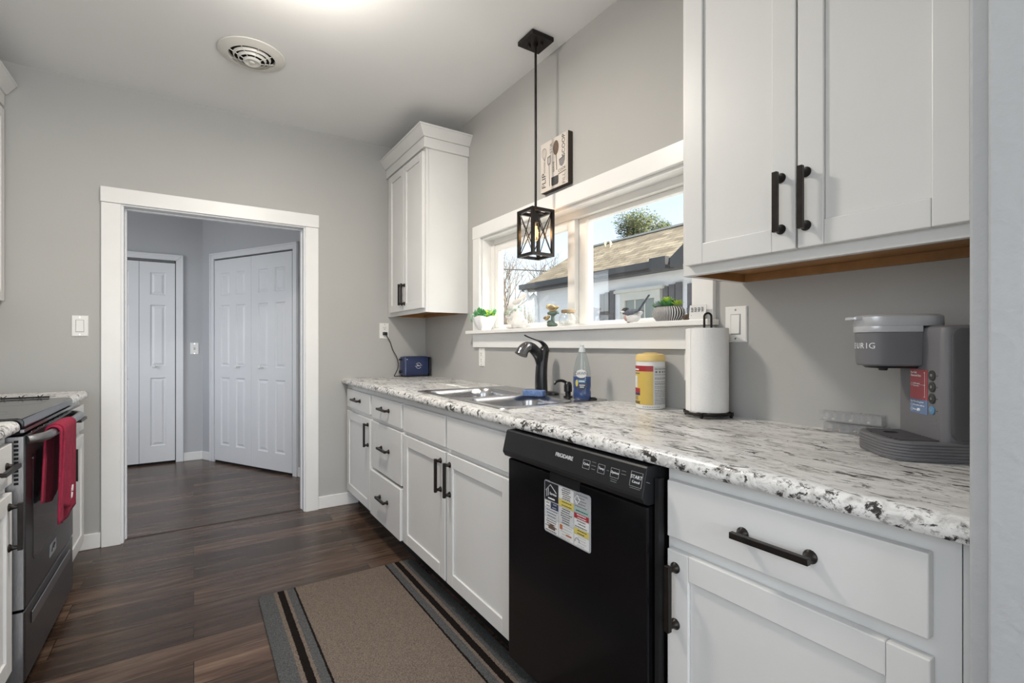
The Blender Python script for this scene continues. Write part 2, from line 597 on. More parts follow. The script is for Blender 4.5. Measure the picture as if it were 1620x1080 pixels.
def obj(name, mb, mats, parent=None, local=False, smooth=None, bevel=0, seg=2, at=None):
    """link one mesh object; world coordinates unless local"""
    me = bpy.data.meshes.new(name)
    off = Vector((0, 0, 0))
    if parent is not None and not local:
        off = root_loc(parent)
    if at is not None:
        off = Vector(at)
    me.from_pydata([tuple(Vector(p) - off) for p in mb.v], [], mb.f)
    if isinstance(mats, str):
        mats = [mats]
    for mm in mats:
        me.materials.append(MATS[mm])
    for p, mi in zip(me.polygons, mb.m):
        p.material_index = mi
    bm = bmesh.new()
    bm.from_mesh(me)
    bmesh.ops.remove_doubles(bm, verts=bm.verts, dist=1e-6)
    bmesh.ops.recalc_face_normals(bm, faces=bm.faces)
    bm.to_mesh(me)
    bm.free()
    o = bpy.data.objects.new(name, me)
    C.objects.link(o)
    if at is not None:
        o.location = at
    if parent is not None:
        o.parent = parent
    if smooth is not None:
        me.shade_smooth()
        me.set_sharp_from_angle(angle=math.radians(smooth))
    if bevel:
        b = o.modifiers.new('bevel', 'BEVEL')
        b.width = bevel
        b.segments = seg
        b.limit_method = 'ANGLE'
        b.angle_limit = math.radians(40)
        b.harden_normals = False
    return o


def bake(o):
    dg = bpy.context.evaluated_depsgraph_get()
    dg.update()
    me = bpy.data.meshes.new_from_object(o.evaluated_get(dg))
    o.modifiers.clear()
    o.data = me
    return o


def blob(name, balls, mat, parent, voxel=0.003, iters=6):
    """one continuous surface grown from ellipsoids (c, r, euler)"""
    mb = MB()
    for c, r, rot in balls:
        t = MB()
        t.ball((0, 0, 0), r, 16)
        R = Matrix.Rotation(rot[2], 3, 'Z') @ Matrix.Rotation(rot[1], 3, 'Y') @ Matrix.Rotation(rot[0], 3, 'X')
        mb.add([R @ Vector(p) + Vector(c) for p in t.v], t.f)
    o = obj(name, mb, mat, parent, local=True)
    r = o.modifiers.new('remesh', 'REMESH')
    r.mode = 'VOXEL'
    r.voxel_size = voxel
    s = o.modifiers.new('smooth', 'SMOOTH')
    s.iterations = iters
    bake(o)
    o.data.shade_smooth()
    return o


def tag(o, label, cat, group=None, kind=None):
    o['label'] = label
    o['category'] = cat
    if group:
        o['group'] = group
    if kind:
        o['kind'] = kind
    return o


def thing(name, label, cat, loc=(0, 0, 0), rz=0, group=None, kind=None):
    o = bpy.data.objects.new(name, None)
    o.empty_display_size = 0.05
    C.objects.link(o)
    o.location = loc
    o.rotation_euler = (0, 0, rz)
    return tag(o, label, cat, group, kind)


def struct(name, mb, mats, label, cat, **kw):
    o = obj(name, mb, mats, **kw)
    return tag(o, label, cat, kind='structure')


def text(name, body, origin, xd, yd, size, mat, parent, align='CENTER', extrude=0.0003, local=False, sx=1.0):
    cu = bpy.data.curves.new('t', 'FONT')
    cu.body = body
    cu.size = size
    cu.align_x = align
    cu.align_y = 'CENTER'
    cu.extrude = extrude
    cu.resolution_u = 3
    t = bpy.data.objects.new('t', cu)
    C.objects.link(t)
    dg = bpy.context.evaluated_depsgraph_get()
    me = bpy.data.meshes.new_from_object(t.evaluated_get(dg))
    bpy.data.objects.remove(t)
    xd, yd = Vector(xd).normalized(), Vector(yd).normalized()
    zd = xd.cross(yd)
    off = Vector((0, 0, 0)) if local else root_loc(parent)
    for v in me.vertices:
        p = v.co
        v.co = Vector(origin) + xd * (p.x * sx) + yd * p.y + zd * p.z - off
    me.materials.clear()
    me.materials.append(MATS[mat])
    o = bpy.data.objects.new(name, me)
    C.objects.link(o)
    o.parent = parent
    return o


def rrect(x0, x1, y0, y1, r, z, n=6):
    """rounded rectangle ring"""
    out = []
    for cx, cy, a0 in ((x1 - r, y1 - r, 0), (x0 + r, y1 - r, 90), (x0 + r, y0 + r, 180), (x1 - r, y0 + r, 270)):
        for k in range(n + 1):
            a = math.radians(a0 + 90 * k / n)
            out.append((cx + r * math.cos(a), cy + r * math.sin(a), z))
    return out


def bez(p0, p1, p2, p3, n):
    out = []
    for i in range(n + 1):
        t = i / n
        out.append(tuple((1 - t) ** 3 * a + 3 * t * (1 - t) ** 2 * b + 3 * t * t * (1 - t) * c + t ** 3 * d for a, b, c, d in zip(p0, p1, p2, p3)))
    return out


def smooth_path(pts, k=6):
    """Catmull-Rom through points"""
    P = [Vector(p) for p in pts]
    P = [P[0] * 2 - P[1]] + P + [P[-1] * 2 - P[-2]]
    out = []
    for i in range(1, len(P) - 2):
        for j in range(k):
            t = j / k
            a, b, c, d = P[i - 1], P[i], P[i + 1], P[i + 2]
            out.append(0.5 * ((2 * b) + (c - a) * t + (2 * a - 5 * b + 4 * c - d) * t * t + (3 * b - a - 3 * c + d) * t ** 3))
    out.append(P[-2])
    return out

# ================================================================== ROOM SHELL
W, E, CEIL, XL, YB = 1.542, 3.624, 2.655, -1.12, -3.2
HX0, HX1, HZ = -0.342, 0.637, 1.965          # doorway in the end wall
ET = 0.11                                     # end wall thickness

m = MB(); m.box(XL, W, YB, E + 0.055, -0.06, 0)
struct('floor', m, 'vinyl_plank', 'dark brown wood plank floor of the kitchen', 'floor')
m = MB(); m.box(-1.4, 1.9, E + 0.058, 6.0, -0.06, 0)
struct('floor', m, 'vinyl_plank', 'dark brown plank floor of the hallway beyond the doorway', 'floor')
m = MB(); m.prism([(E + .052, .0), (E + .056, .004), (E + .066, .004), (E + .070, .0)], 'x', HX0 + .001, HX1 - .001)
struct('trim_3', m, 'threshold_dark', 'thin dark threshold strip across the doorway floor', 'trim')
m = MB(); m.box(XL - .12, W + .15, YB - .1, E + ET, CEIL, CEIL + 0.1)
struct('ceiling', m, 'ceiling_paint', 'smooth white kitchen ceiling', 'ceiling')
m = MB(); m.box(-1.5, 2.0, E + ET, 6.1, CEIL, CEIL + 0.1)
struct('ceiling', m, 'ceiling_paint', 'white ceiling of the hallway', 'ceiling')

m = MB()
m.box(XL - .12, HX0 - .019, E, E + ET, 0, CEIL); m.box(HX1 + .019, W + .14, E, E + ET, 0, CEIL); m.box(HX0 - .019, HX1 + .019, E, E + ET, HZ + .019, CEIL)
struct('wall_end', m, 'wall_paint', 'greige end wall around the cased doorway', 'wall')

WY0, WY1, WZ0, WZ1 = 1.135, 2.715, 1.225, 1.84   # window opening
m = MB()
X1 = W + 0.14
m.box(W, X1, YB, WY0, 0, CEIL); m.box(W, X1, WY1, E, 0, CEIL)
m.box(W, X1, WY0, WY1, 0, WZ0); m.box(W, X1, WY0, WY1, WZ1, CEIL)
struct('wall_right', m, 'wall_paint', 'greige wall with the wide window over the sink', 'wall')
m = MB(); m.box(XL - .12, XL, .6, E, 0, CEIL); m.box(XL - .12, XL, YB, -.8, 0, CEIL); m.box(XL - .12, XL, -.8, .6, 0, .9); m.box(XL - .12, XL, -.8, .6, 2.2, CEIL)
struct('wall_left', m, 'wall_paint', 'greige wall behind the range', 'wall')
m = MB()
m.box(XL - .12, -1.0, YB - .1, YB, 0, CEIL); m.box(1.4, W + .14, YB - .1, YB, 0, CEIL)
m.box(-1.0, 1.4, YB - .1, YB, 0, .6); m.box(-1.0, 1.4, YB - .1, YB, 2.4, CEIL)
struct('wall_back', m, 'wall_paint', 'greige wall behind the viewer with a wide opening added for fill light', 'wall')

# frames added around the unseen openings made for the fill lights
for nm, lb, ax, c_, a0, a1, z0_, z1_ in (('fill_frame_rear', 'white frame added around the unseen fill light opening behind the viewer', 'y', YB - .05, -1.0, 1.4, .6, 2.4),
                                         ('fill_frame_left', 'white frame added around the unseen fill light opening in the left wall', 'x', XL - .06, -.8, .6, .9, 2.2),
                                         ('fill_frame_hall', 'white frame added around the unseen fill light opening left in the hallway', 'x', -1.45, 4.1, 5.4, .8, 2.2)):
    m = MB()
    for b0, b1, e0, e1 in ((a0 + .0005, a0 + .05, z0_ + .0505, z1_ - .0505), (a1 - .05, a1 - .0005, z0_ + .0505, z1_ - .0505), (a0 + .0005, a1 - .0005, z0_ + .0005, z0_ + .05), (a0 + .0005, a1 - .0005, z1_ - .05, z1_ - .0005)):
        if ax == 'y': m.box(b0, b1, c_ - .03, c_ + .03, e0, e1)
        else: m.box(c_ - .03, c_ + .03, b0, b1, e0, e1)
    struct(nm, m, 'vinyl_white', lb, 'window')

# stub wall in the right foreground with a board on its end
m = MB(); m.box(0.862, W, -0.02, 0.2115, 0, CEIL)
struct('wall_stub', m, 'stub_paint', 'pale painted wall end in the right foreground', 'wall', bevel=0.004)
m = MB(); m.box(0.848, 0.862, -0.03, 0.190, 0, CEIL)
struct('trim_1', m, 'stub_paint', 'flat pale board on the wall end at the right edge', 'trim', bevel=0.003)

# doorway casing and jamb
m = MB()
m.box(HX0 - .101, HX0 - .012, E - .02, E, 0, 1.972); m.box(HX1 + .010, HX1 + .095, E - .02, E, 0, 1.972)
m.box(HX0 - .104, HX1 + .098, E - .022, E, 1.974, 2.062)
t = struct('trim_2', m, 'trim_white', 'wide flat white casing around the hallway doorway', 'trim', bevel=0.0025)
m = MB()
m.box(HX0 - .0185, HX0, E - .006, E + ET + .005, 0, HZ); m.box(HX1, HX1 + .0185, E - .006, E + ET + .005, 0, HZ)
m.box(HX0 - .0185, HX1 + .0185, E - .006, E + ET + .005, HZ + .0003, HZ + .0185)
m.box(HX0, HX0 + .008, E + .055, E + .085, 0, HZ); m.box(HX1 - .008, HX1, E + .055, E + .085, 0, HZ)
m.box(HX0 + .0085, HX1 - .0085, E + .055, E + .085, HZ - .008, HZ - .0001)
obj('jamb', m, 'door_white', t, bevel=0.002)


def baseboard(name, x0, x1, y0, y1, label, h=.088):
    mm = MB(); mm.box(x0, x1, y0, y1, 0, h)
    return struct(name, mm, 'trim_white', label, 'baseboard', bevel=0.005)


baseboard('baseboard_end', XL, HX0 - .104, E - .014, E, 'white baseboard left of the doorway')
baseboard('baseboard_end', HX1 + .096, 1.02, E - .014, E, 'white baseboard between doorway and base cabinets')

# ------------------------------------------------------------------ hallway
c0 = Vector((0.075, 5.85, 0)); dd = Vector((0.49, -0.8717, 0)).normalized()
nn = Vector((-dd.y, dd.x, 0)) * -1          # towards the kitchen side
if nn.y > 0: nn = -nn
m = MB(); m.box(-1.5, 0.075, 5.85, 5.95, 0, CEIL)
struct('wall_hall', m, 'hall_paint', 'cool grey hallway wall facing the doorway', 'wall')
m = MB()
L_ = 2.05
q = [c0, c0 + dd * L_, c0 + dd * L_ - nn * .1, c0 - nn * .1]
m.prism([(p.x, p.y) for p in q], 'z', 0, CEIL)
struct('wall_diagonal', m, 'hall_paint', 'cool grey diagonal hallway wall on the right', 'wall')
m = MB()
m.box(-1.5, -1.4, E + ET, 4.1, 0, CEIL); m.box(-1.5, -1.4, 5.4, 5.95, 0, CEIL); m.box(-1.5, -1.4, 4.1, 5.4, 0, .8); m.box(-1.5, -1.4, 4.1, 5.4, 2.2, CEIL)
struct('wall_hall_left', m, 'hall_paint', 'cool grey hallway wall with an unseen opening added for fill light', 'wall')


def panel_leaf(m, x0, x1, z0, z1, cols, y, th=.035):
    """door leaf in the x-z plane, front at y facing -y; cols = list of (xa, xb) panel columns"""
    rows = [(z0 + .155, z0 + .815), (z0 + .925, z0 + 1.52), (z0 + 1.615, z0 + 1.835)]
    xs = sorted({x0, x1, *[v for c in cols for v in c]})
    zs = sorted({z0, z1, *[v for r in rows for v in r]})
    for i in range(len(xs) - 1):
        for j in range(len(zs) - 1):
            a, b, c, d = xs[i], xs[i + 1], zs[j], zs[j + 1]
            if any(abs(a - q[0]) < 1e-6 for q in cols) and any(abs(c - r[0]) < 1e-6 for r in rows):
                def R(g, dep): return [(a + g, y + dep, c + g), (b - g, y + dep, c + g), (b - g, y + dep, d - g), (a + g, y + dep, d - g)]
                m.loft([R(0, 0), R(.010, .010), R(.016, .010), R(.034, .002)], False, True)
            else:
                m.face([(a, y, c), (b, y, c), (b, y, d), (a, y, d)])
    m.face([(x0, y + th, z0), (x0, y + th, z1), (x1, y + th, z1), (x1, y + th, z0)])
    m.face([(x0, y, z0), (x0, y, z1), (x0, y + th, z1), (x0, y + th, z0)])
    m.face([(x1, y, z0), (x1, y + th, z0), (x1, y + th, z1), (x1, y, z1)])
    m.face([(x0, y, z1), (x1, y, z1), (x1, y + th, z1), (x0, y + th, z1)])
    m.face([(x0, y, z0), (x0, y + th, z0), (x1, y + th, z0), (x1, y, z0)])


def knob(x, y, z, parent):
    k = MB(); k.lathe([(.006, 0), (.006, .014), (.012, .018), (.0165, .026), (.015, .034), (.008, .039)], n=20)
    mm = MB(); mm.add([(x + p[0], y - p[2], z + p[1]) for p in k.v], k.f)
    return obj('knob', mm, 'ceramic_white', parent, local=True, smooth=40)


def closet(name, label, loc, rz, leaves, open0, open1, ztop, ctop, caspx, colsf, knobs):
    t = thing(name, label, 'door', loc, rz, kind='structure')
    del t['category']; t['category'] = 'door'
    m = MB()
    cw = .058
    a_, b_, c_, d_ = caspx[0][0], caspx[0][1], caspx[1][0], caspx[1][1]
    # mitred flat boards with a raised outer bead
    def board(poly, y0, y1):
        m.loft([[(p[0], y0, p[1]) for p in poly], [(p[0], y1, p[1]) for p in poly]])
    g = .0004
    for w_, y1 in ((cw, -.018), (.014, -.026)):
        y0 = 0 if y1 == -.018 else -.0182
        board([(a_, 0), (a_ + (b_ - a_) * w_ / cw, 0), (a_ + (b_ - a_) * w_ / cw, ctop - w_ - g), (a_, ctop - g)], y0, y1)
        board([(d_, 0), (d_, ctop - g), (d_ - (d_ - c_) * w_ / cw, ctop - w_ - g), (d_ - (d_ - c_) * w_ / cw, 0)], y0, y1)
        board([(a_ + g, ctop), (a_ + (b_ - a_) * w_ / cw + g, ctop - w_), (d_ - (d_ - c_) * w_ / cw - g, ctop - w_), (d_ - g, ctop)], y0, y1)
    obj('casing', m, 'door_white', t, local=True, bevel=0.003)
    m = MB(); m.box(open0 + .003, open1 - .003, -.001, -.0005, 0.0, ctop - cw)
    obj('opening', m, 'void_black', t, local=True)
    m = MB(); m.box(open0 + .01, open1 - .01, -.012, -.002, ztop + .006, ctop - cw - .004)
    obj('track', m, 'print_grey', t, local=True)
    for i, (a, b) in enumerate(leaves):
        m = MB(); panel_leaf(m, a + .0015, b - .0015, .022, ztop, colsf(a, b), -.014, .012)
        l = obj('leaf', m, 'door_white', t, local=True, smooth=20)
        for kx, ki in knobs:
            if ki == i:
                knob(kx, -.014, .95, l)
    return t


closet('door_1', 'white bifold closet door left in the hallway, facing the doorway', (0, 5.85, 0), 0,
       [(-1.01, -.724), (-.724, -.437), (-.437, -.153)], -1.01, -.147, 1.955, 2.04, [(-1.09, -1.015), (-.147, -.087)],
       lambda a, b: [(a + .085, b - .075)], [(-.32, 2)])
closet('door_2', 'white double closet door with four panel columns on the diagonal hallway wall', (c0.x, c0.y, 0),
       math.atan2(dd.y, dd.x), [(.222, .787), (.787, 1.352)], .212, 1.36, 1.985, 2.058, [(.152, .212), (1.362, 1.422)],
       lambda a, b: [(a + .10, a + .24), (a + .335, a + .475)], [(.60, 0), (.945, 1)])
t = MB(); t.box(-1.38, -1.095, 5.836, 5.85, 0, .082); struct('baseboard_hall', t, 'trim_white', 'white baseboard at the far left of the hallway', 'baseboard')
t = MB(); t.box(-.086, .075, 5.836, 5.85, 0, .082); struct('baseboard_hall', t, 'trim_white', 'short white baseboard in the hallway corner', 'baseboard', bevel=.004)
for a, b, lb in ((0.012, .15, 'short white baseboard left of the double closet door'), (1.424, 1.95, 'white baseboard right of the double closet door')):
    p, q = c0 + dd * a, c0 + dd * b
    t = MB(); t.prism([(v.x, v.y) for v in (p, q, q + nn * .014, p + nn * .014)], 'z', 0, .082)
    struct('baseboard_diagonal', t, 'trim_white', lb, 'baseboard', bevel=.004)

# ------------------------------------------------------------------ window
win = thing('window_1', 'wide white sliding window over the sink', 'window', (W, 1.925, WZ0), kind='structure')
m = MB()
for y0, y1 in ((WY0 - .088, WY0 - .002), (WY1 + .002, WY1 + .088)):
    m.box(W - .02, W, y0, y1, 1.245, 1.838)
m.box(W - .022, W, WY0 - .09, WY1 + .09, 1.838, 1.918)
obj('window_casing', m, 'trim_white', win, bevel=.002)
m = MB(); m.prism([(1.476, WY0 - .10), (W - .0005, WY0 - .10), (W - .0005, WY0 + .0005), (1.662, WY0 + .0005), (1.662, WY1 - .0005), (W - .0005, WY1 - .0005), (W - .0005, WY1 + .105), (1.476, WY1 + .105)], 'z', 1.2255, 1.246)
obj('window_sill', m, 'trim_white', win, bevel=.003)
m = MB(); m.box(W - .02, W, WY0 - .085, WY1 + .088, 1.140, 1.2245)
obj('apron', m, 'trim_white', win, bevel=.002)
m = MB()
m.box(W - .001, 1.604, WY0, WY0 + .012, 1.246, 1.84); m.box(W - .001, 1.604, WY1 - .012, WY1, 1.246, 1.84); m.box(W - .001, 1.604, WY0 + .0121, WY1 - .0121, 1.824, 1.84)
obj('reveal', m, 'trim_white', win)
m = MB()
xf0, xf1 = 1.604, 1.676
m.box(xf0, xf1, WY0, WY0 + .045, 1.246, 1.84); m.box(xf0, xf1, WY1 - .045, WY1, 1.246, 1.84)
m.box(xf0, xf1, WY0 + .0452, WY1 - .0452, 1.792, 1.84); m.box(xf0, xf1, WY0 + .0452, WY1 - .0452, 1.246, 1.262)
m.box(xf0 + .0352, xf1, 1.8382, 1.905, 1.2622, 1.7918)
obj('window_frame', m, 'vinyl_white', win, bevel=.002)
# fixed right sash stops
m = MB()
m.box(xf0 + .03, xf1 - .01, WY0 + .0452, WY0 + .07, 1.2622, 1.7918); m.box(xf0 + .03, xf1 - .01, 1.815, 1.838, 1.2622, 1.7918)
m.box(xf0 + .03, xf1 - .01, WY0 + .0702, 1.8148, 1.770, 1.7918); m.box(xf0 + .03, xf1 - .01, WY0 + .0702, 1.8148, 1.2622, 1.272)
obj('fixed_sash', m, 'vinyl_white', win, bevel=.002)
# sliding left sash
m = MB()
m.box(xf0 + .006, xf0 + .034, 1.890, 1.945, 1.2622, 1.7918); m.box(xf0 + .006, xf0 + .034, 2.625, 2.6695, 1.2622, 1.7918)
m.box(xf0 + .006, xf0 + .034, 1.9452, 2.6248, 1.748, 1.7918); m.box(xf0 + .006, xf0 + .034, 1.9452, 2.6248, 1.2622, 1.280)
obj('sliding_sash', m, 'vinyl_white', win, bevel=.002)
m = MB(); m.box(xf0 + .046, xf0 + .048, WY0 + .068, 1.817, 1.27, 1.772)
obj('pane', m, 'window_glass', win)
m = MB(); m.box(xf0 + .018, xf0 + .020, 1.943, 2.627, 1.278, 1.75)
obj('pane', m, 'window_glass', win)

# ================================================================== CABINETS
def shaker(m, y0, y1, z0, z1, xf, sg, st=.056, th=.020):
    """five-piece door; front face at xf, sg=-1 faces -X, +1 faces +X"""
    xb = xf - sg * th
    xp = xf - sg * .007
    m.box(xf, xb, y0, y0 + st, z0, z1); m.box(xf, xb, y1 - st, y1, z0, z1)
    m.box(xf, xb, y0 + st + .0004, y1 - st - .0004, z0, z0 + st); m.box(xf, xb, y0 + st + .0004, y1 - st - .0004, z1 - st, z1)
    m.box(xp, xb, y0 + st, y1 - st, z0 + st, z1 - st)


def handle(parent, yc, zc, xf, sg, axis, ln=.147):
    """dark square bar pull on two flared feet"""
    m = MB()
    pr = .032
    h = ln / 2
    bar = .0062
    e = h - .0062
    def P(a, b, d):   # a along the bar, b across, d away from the face
        return (xf + sg * d, yc + a, zc + b) if axis == 'y' else (xf + sg * d, yc + b, zc + a)
    def bx(a0, a1, b0, b1, d0, d1):
        p, q = P(a0, b0, d0), P(a1, b1, d1)
        m.box(p[0], q[0], p[1], q[1], p[2], q[2])
    bx(-h, h, -bar, bar, pr - .0115, pr)
    for s in (-1, 1):
        rings = []
        for r, d in ((.0125, .0002), (.0125, .003), (.0088, .007), (.0068, .013), (.0062, .0215)):
            ring = []
            for k in range(16):
                an = 2 * math.pi * k / 16
                ring.append(P(s * (e - .004) + r * math.cos(an), r * math.sin(an), d))
            rings.append(ring)
        m.loft(rings)
    return obj('handle', m, 'dark_bronze', parent, bevel=.0008, smooth=40)


def slab(t, y0, y1, z0, z1, xf, sg, hy=None, hz=None, name='drawer', dx=0.0):
    m = MB(); m.box(xf + sg * dx, xf - sg * .0198, y0, y1, z0, z1)
    d = obj(name, m, 'cabinet_white', t, bevel=.002)
    if hz is not None:
        handle(d, hy if hy is not None else (y0 + y1) / 2, hz, xf + sg * dx, sg, 'y')
    return d


def door(t, y0, y1, z0, z1, xf, sg, hy, hz, st=.056):
    m = MB(); shaker(m, y0, y1, z0, z1, xf, sg, st)
    d = obj('door', m, 'cabinet_white', t, bevel=.0022)
    handle(d, hy, hz, xf, sg, 'z')
    return d


def base_box(t, y0, y1, xf, sg, depth, zt=.878, zb=.112, toe=True):
    m = MB()
    xb = xf - sg * depth
    fr = .019
    m.box(xf - sg * fr, xb, y0, y0 + .016, zb, zt); m.box(xf - sg * fr, xb, y1 - .016, y1, zb, zt)
    m.box(xf - sg * fr, xb, y0 + .016, y1 - .016, zb, zb + .016); m.box(xb, xb + sg * .01, y0 + .016, y1 - .016, zb + .016, zt)
    # face frame
    m.box(xf, xf - sg * fr, y0, y1, zt - .045, zt); m.box(xf, xf - sg * fr, y0, y1, zb, zb + .03)
    m.box(xf, xf - sg * fr, y0, y0 + .042, zb + .03, zt - .045); m.box(xf, xf - sg * fr, y1 - .042, y1, zb + .03, zt - .045)
    m.box(xf, xf - sg * fr, y0 + .042, y1 - .042, .685, .725)
    o = obj('cabinet_body', m, 'cabinet_white', t)
    if toe:
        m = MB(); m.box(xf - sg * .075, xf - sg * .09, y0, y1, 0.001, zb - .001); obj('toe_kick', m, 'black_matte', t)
    return o


XF = .932; XD = .912                 # right run: face frame and door fronts
DEP = W - XF - .002

t = thing('base_cabinet', 'white base cabinet with one drawer over one door at the end wall', 'cabinet', (XF, 3.29, 0))
base_box(t, 2.993, 3.60, XF, -1, DEP)
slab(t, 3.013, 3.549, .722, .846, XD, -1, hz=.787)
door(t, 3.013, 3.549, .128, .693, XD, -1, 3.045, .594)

t = thing('base_cabinet', 'white base cabinet with three stacked drawers', 'cabinet', (XF, 2.72, 0))
base_box(t, 2.449, 2.991, XF, -1, DEP)
slab(t, 2.464, 2.974, .714, .848, XD, -1, hz=.787)
slab(t, 2.464, 2.974, .413, .694, XD, -1, hz=.560)
slab(t, 2.458, 2.974, .128, .398, XD, -1, hz=.278, dx=.009)

t = thing('base_cabinet', 'white sink base cabinet with two false fronts over two doors', 'cabinet', (XF, 1.92, 0))
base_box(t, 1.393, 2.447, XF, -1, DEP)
m = MB(); m.box(XF - .0002, XF + .015, 1.905, 1.94, .128, .85); obj('stile', m, 'cabinet_white', t)
slab(t, 1.932, 2.436, .712, .848, XD, -1, name='false_front')
slab(t, 1.408, 1.913, .712, .848, XD, -1, name='false_front')
door(t, 1.932, 2.436, .132, .690, XD, -1, 1.972, .584)
door(t, 1.408, 1.913, .132, .690, XD, -1, 1.882, .583)

t = thing('base_cabinet', 'white base cabinet right of the dishwasher with wide drawer over door', 'cabinet', (XF, .49, 0))
base_box(t, .236, .756, XF, -1, DEP)
slab(t, .2685, .745, .719, .847, XD, -1, hz=.783, hy=.497)
door(t, .2665, .745, .128, .690, XD, -1, .722, .590)
m = MB(); m.box(XF, XF + .019, .2125, .2345, .112, .878); obj('filler', m, 'cabinet_white', t)

# worktop, right
def counter(name, label, y0, y1, xw, xfr, sg, hole=None):
    """laminate top with a rolled front edge; wall side xw, front xfr (sg -1 faces -X)"""
    m = MB()
    zt, th = .914, .036
    xin = xfr - sg * .030
    prof = [(xin, zt - .019), (xin, zt)]
    R = .022
    for k in range(9):
        a = math.radians(90 - 90 * k / 8)
        prof.append((xfr - sg * R + sg * R * math.cos(a), zt - R + R * math.sin(a)))
    prof += [(xfr, zt - th + .008), (xfr - sg * .003, zt - th + .002), (xfr - sg * .008, zt - th), (xfr - sg * .028, zt - th)]
    m.loft([[(p[0], y0, p[1]) for p in prof], [(p[0], y1, p[1]) for p in prof]])
    if hole:
        hx0, hx1, hy0, hy1 = hole
        m.box(xin, xw, y0, hy0, zt - .03, zt); m.box(xin, xw, hy1, y1, zt - .03, zt)
        m.box(xin, hx0, hy0, hy1, zt - .03, zt); m.box(hx1, xw, hy0, hy1, zt - .03, zt)
    else:
        m.box(xin, xw, y0, y1, zt - .03, zt)
    return tag(obj(name, m, 'laminate_granite', smooth=30), label, 'countertop')


SX0, SX1, SY0, SY1 = .965, 1.520, 1.543, 2.400
counter('countertop', 'long speckled white and black countertop with the sink under the window', .2125, 3.6235, W - .0005, .893, -1,
        (SX0 + .012, SX1 - .012, SY0 + .012, SY1 - .012))

# upper cabinets
def upper(t, y0, y1, xf, sg, xw, z0, z1):
    m = MB()
    fr = .019
    m.box(xf - sg * fr, xw, y0, y0 + .016, z0, z1); m.box(xf - sg * fr, xw, y1 - .016, y1, z0, z1)
    m.box(xf - sg * fr, xw, y0 + .016, y1 - .016, z1 - .016, z1)
    m.box(xf, xf - sg * fr, y0, y1, z1 - .04, z1); m.box(xf, xf - sg * fr, y0, y1, z0, z0 + .038)
    m.box(xf, xf - sg * fr, y0, y0 + .032, z0 + .038, z1 - .04); m.box(xf, xf - sg * fr, y1 - .032, y1, z0 + .038, z1 - .04)
    obj('cabinet_body', m, 'cabinet_white', t, bevel=.001)
    m = MB()
    m.box(xf - sg * fr, xw, y0 + .0165, y1 - .0165, z0 + .026, z0 + .034)
    m.box(xw, xw + sg * .016, y0 + .0165, y1 - .0165, z0 + .002, z0 + .0255)
    m.box(xf - sg * .0195, xw + sg * .0165, y1 - .020, y1 - .0165, z0 + .001, z0 + .0255)
    obj('underside', m, 'wood_underside', t)


def crown(t, y0, y1, xf, sg, xw, ends):
    """frieze board and angled crown on the front and on the ends given"""
    zc0, zf0, zt = 2.474, 2.409, 2.538
    a = y0 if 'near' in ends else None
    m = MB()
    m.box(xf + sg * .018, xw, y0 - (.018 if 'near' in ends else 0), y1 + (.018 if 'far' in ends else 0), zf0, zc0 - .0005)
    obj('frieze', m, 'cabinet_white', t, bevel=.002)
    m = MB()
    def ring(p, z, dz=0):
        n, f = (p if 'near' in ends else 0), (p if 'far' in ends else 0)
        return [(xf + sg * p, y0 - n, z), (xf + sg * p, y1 + f, z), (xw, y1 + f, z), (xw, y0 - n, z)]
    m.loft([ring(.020, zc0), ring(.026, zc0), ring(.062, zt - .012), ring(.068, zt - .010), ring(.068, zt)])
    obj('crown', m, 'cabinet_white', t, bevel=.0012)


UF, UD = 1.237, 1.217
t = thing('wall_cabinet', 'tall white wall cabinet with crown in the far corner left of the window', 'cabinet', (UF, 3.26, 1.366))
upper(t, 2.902, 3.620, UF, -1, W - .001, 1.366, 2.44)
door(t, 3.2465, 3.538, 1.392, 2.392, UD, -1, 3.268, 1.503, st=.05)
door(t, 2.914, 3.2435, 1.392, 2.392, UD, -1, 3.222, 1.503, st=.05)
crown(t, 2.902, 3.620, UF, -1, W - .001, ('near',))

t = thing('wall_cabinet', 'large white wall cabinet with two doors at right above the countertop', 'cabinet', (UF, .6, 1.362))
upper(t, .236, .951, UF, -1, W - .001, 1.362, 2.44)
door(t, .6135, .930, 1.389, 2.392, UD, -1, .648, 1.505, st=.058)
door(t, .296, .6085, 1.389, 2.392, UD, -1, .589, 1.503, st=.058)
m = MB(); m.box(UF, UF + .019, .2125, .2345, 1.362, 2.44); obj('filler', m, 'cabinet_white', t)
crown(t, .236, .951, UF, -1, W - .001, ('far',))

# left run
LF, LD = -.500, -.480
LDEP = -XL + LF - .002
t = thing('base_cabinet', 'white base cabinet left of the doorway beside the range', 'cabinet', (LF, 3.15, 0))
base_box(t, 2.940, 3.365, LF, 1, LDEP)
slab(t, 2.955, 3.350, .720, .847, LD, 1, hz=.792, hy=3.14)
door(t, 2.955, 3.350, .128, .693, LD, 1, 2.985, .60)
t = thing('base_cabinet', 'white base cabinet at the left edge in front of the range', 'cabinet', (LF, 1.8, 0))
base_box(t, 1.45, 2.165, LF, 1, LDEP)
slab(t, 1.47, 2.150, .720, .847, LD, 1, hz=.783, hy=2.03)
door(t, 1.47, 2.150, .128, .693, LD, 1, 2.115, .590)
counter('countertop', 'short speckled countertop between the range and the end wall', 2.938, 3.385, XL + .0005, -.466, 1)
counter('countertop', 'speckled countertop piece at the left edge before the range', 1.45, 2.168, XL + .0005, -.466, 1)
t = thing('wall_cabinet', 'white wall cabinet with crown cut by the upper left edge', 'cabinet', (-.845, 3.3, 1.357))
upper(t, 2.94, 3.616, -.853, 1, XL + .001, 1.357, 2.44)
door(t, 2.955, 3.604, 1.385, 2.392, -.833, 1, 2.99, 1.50)
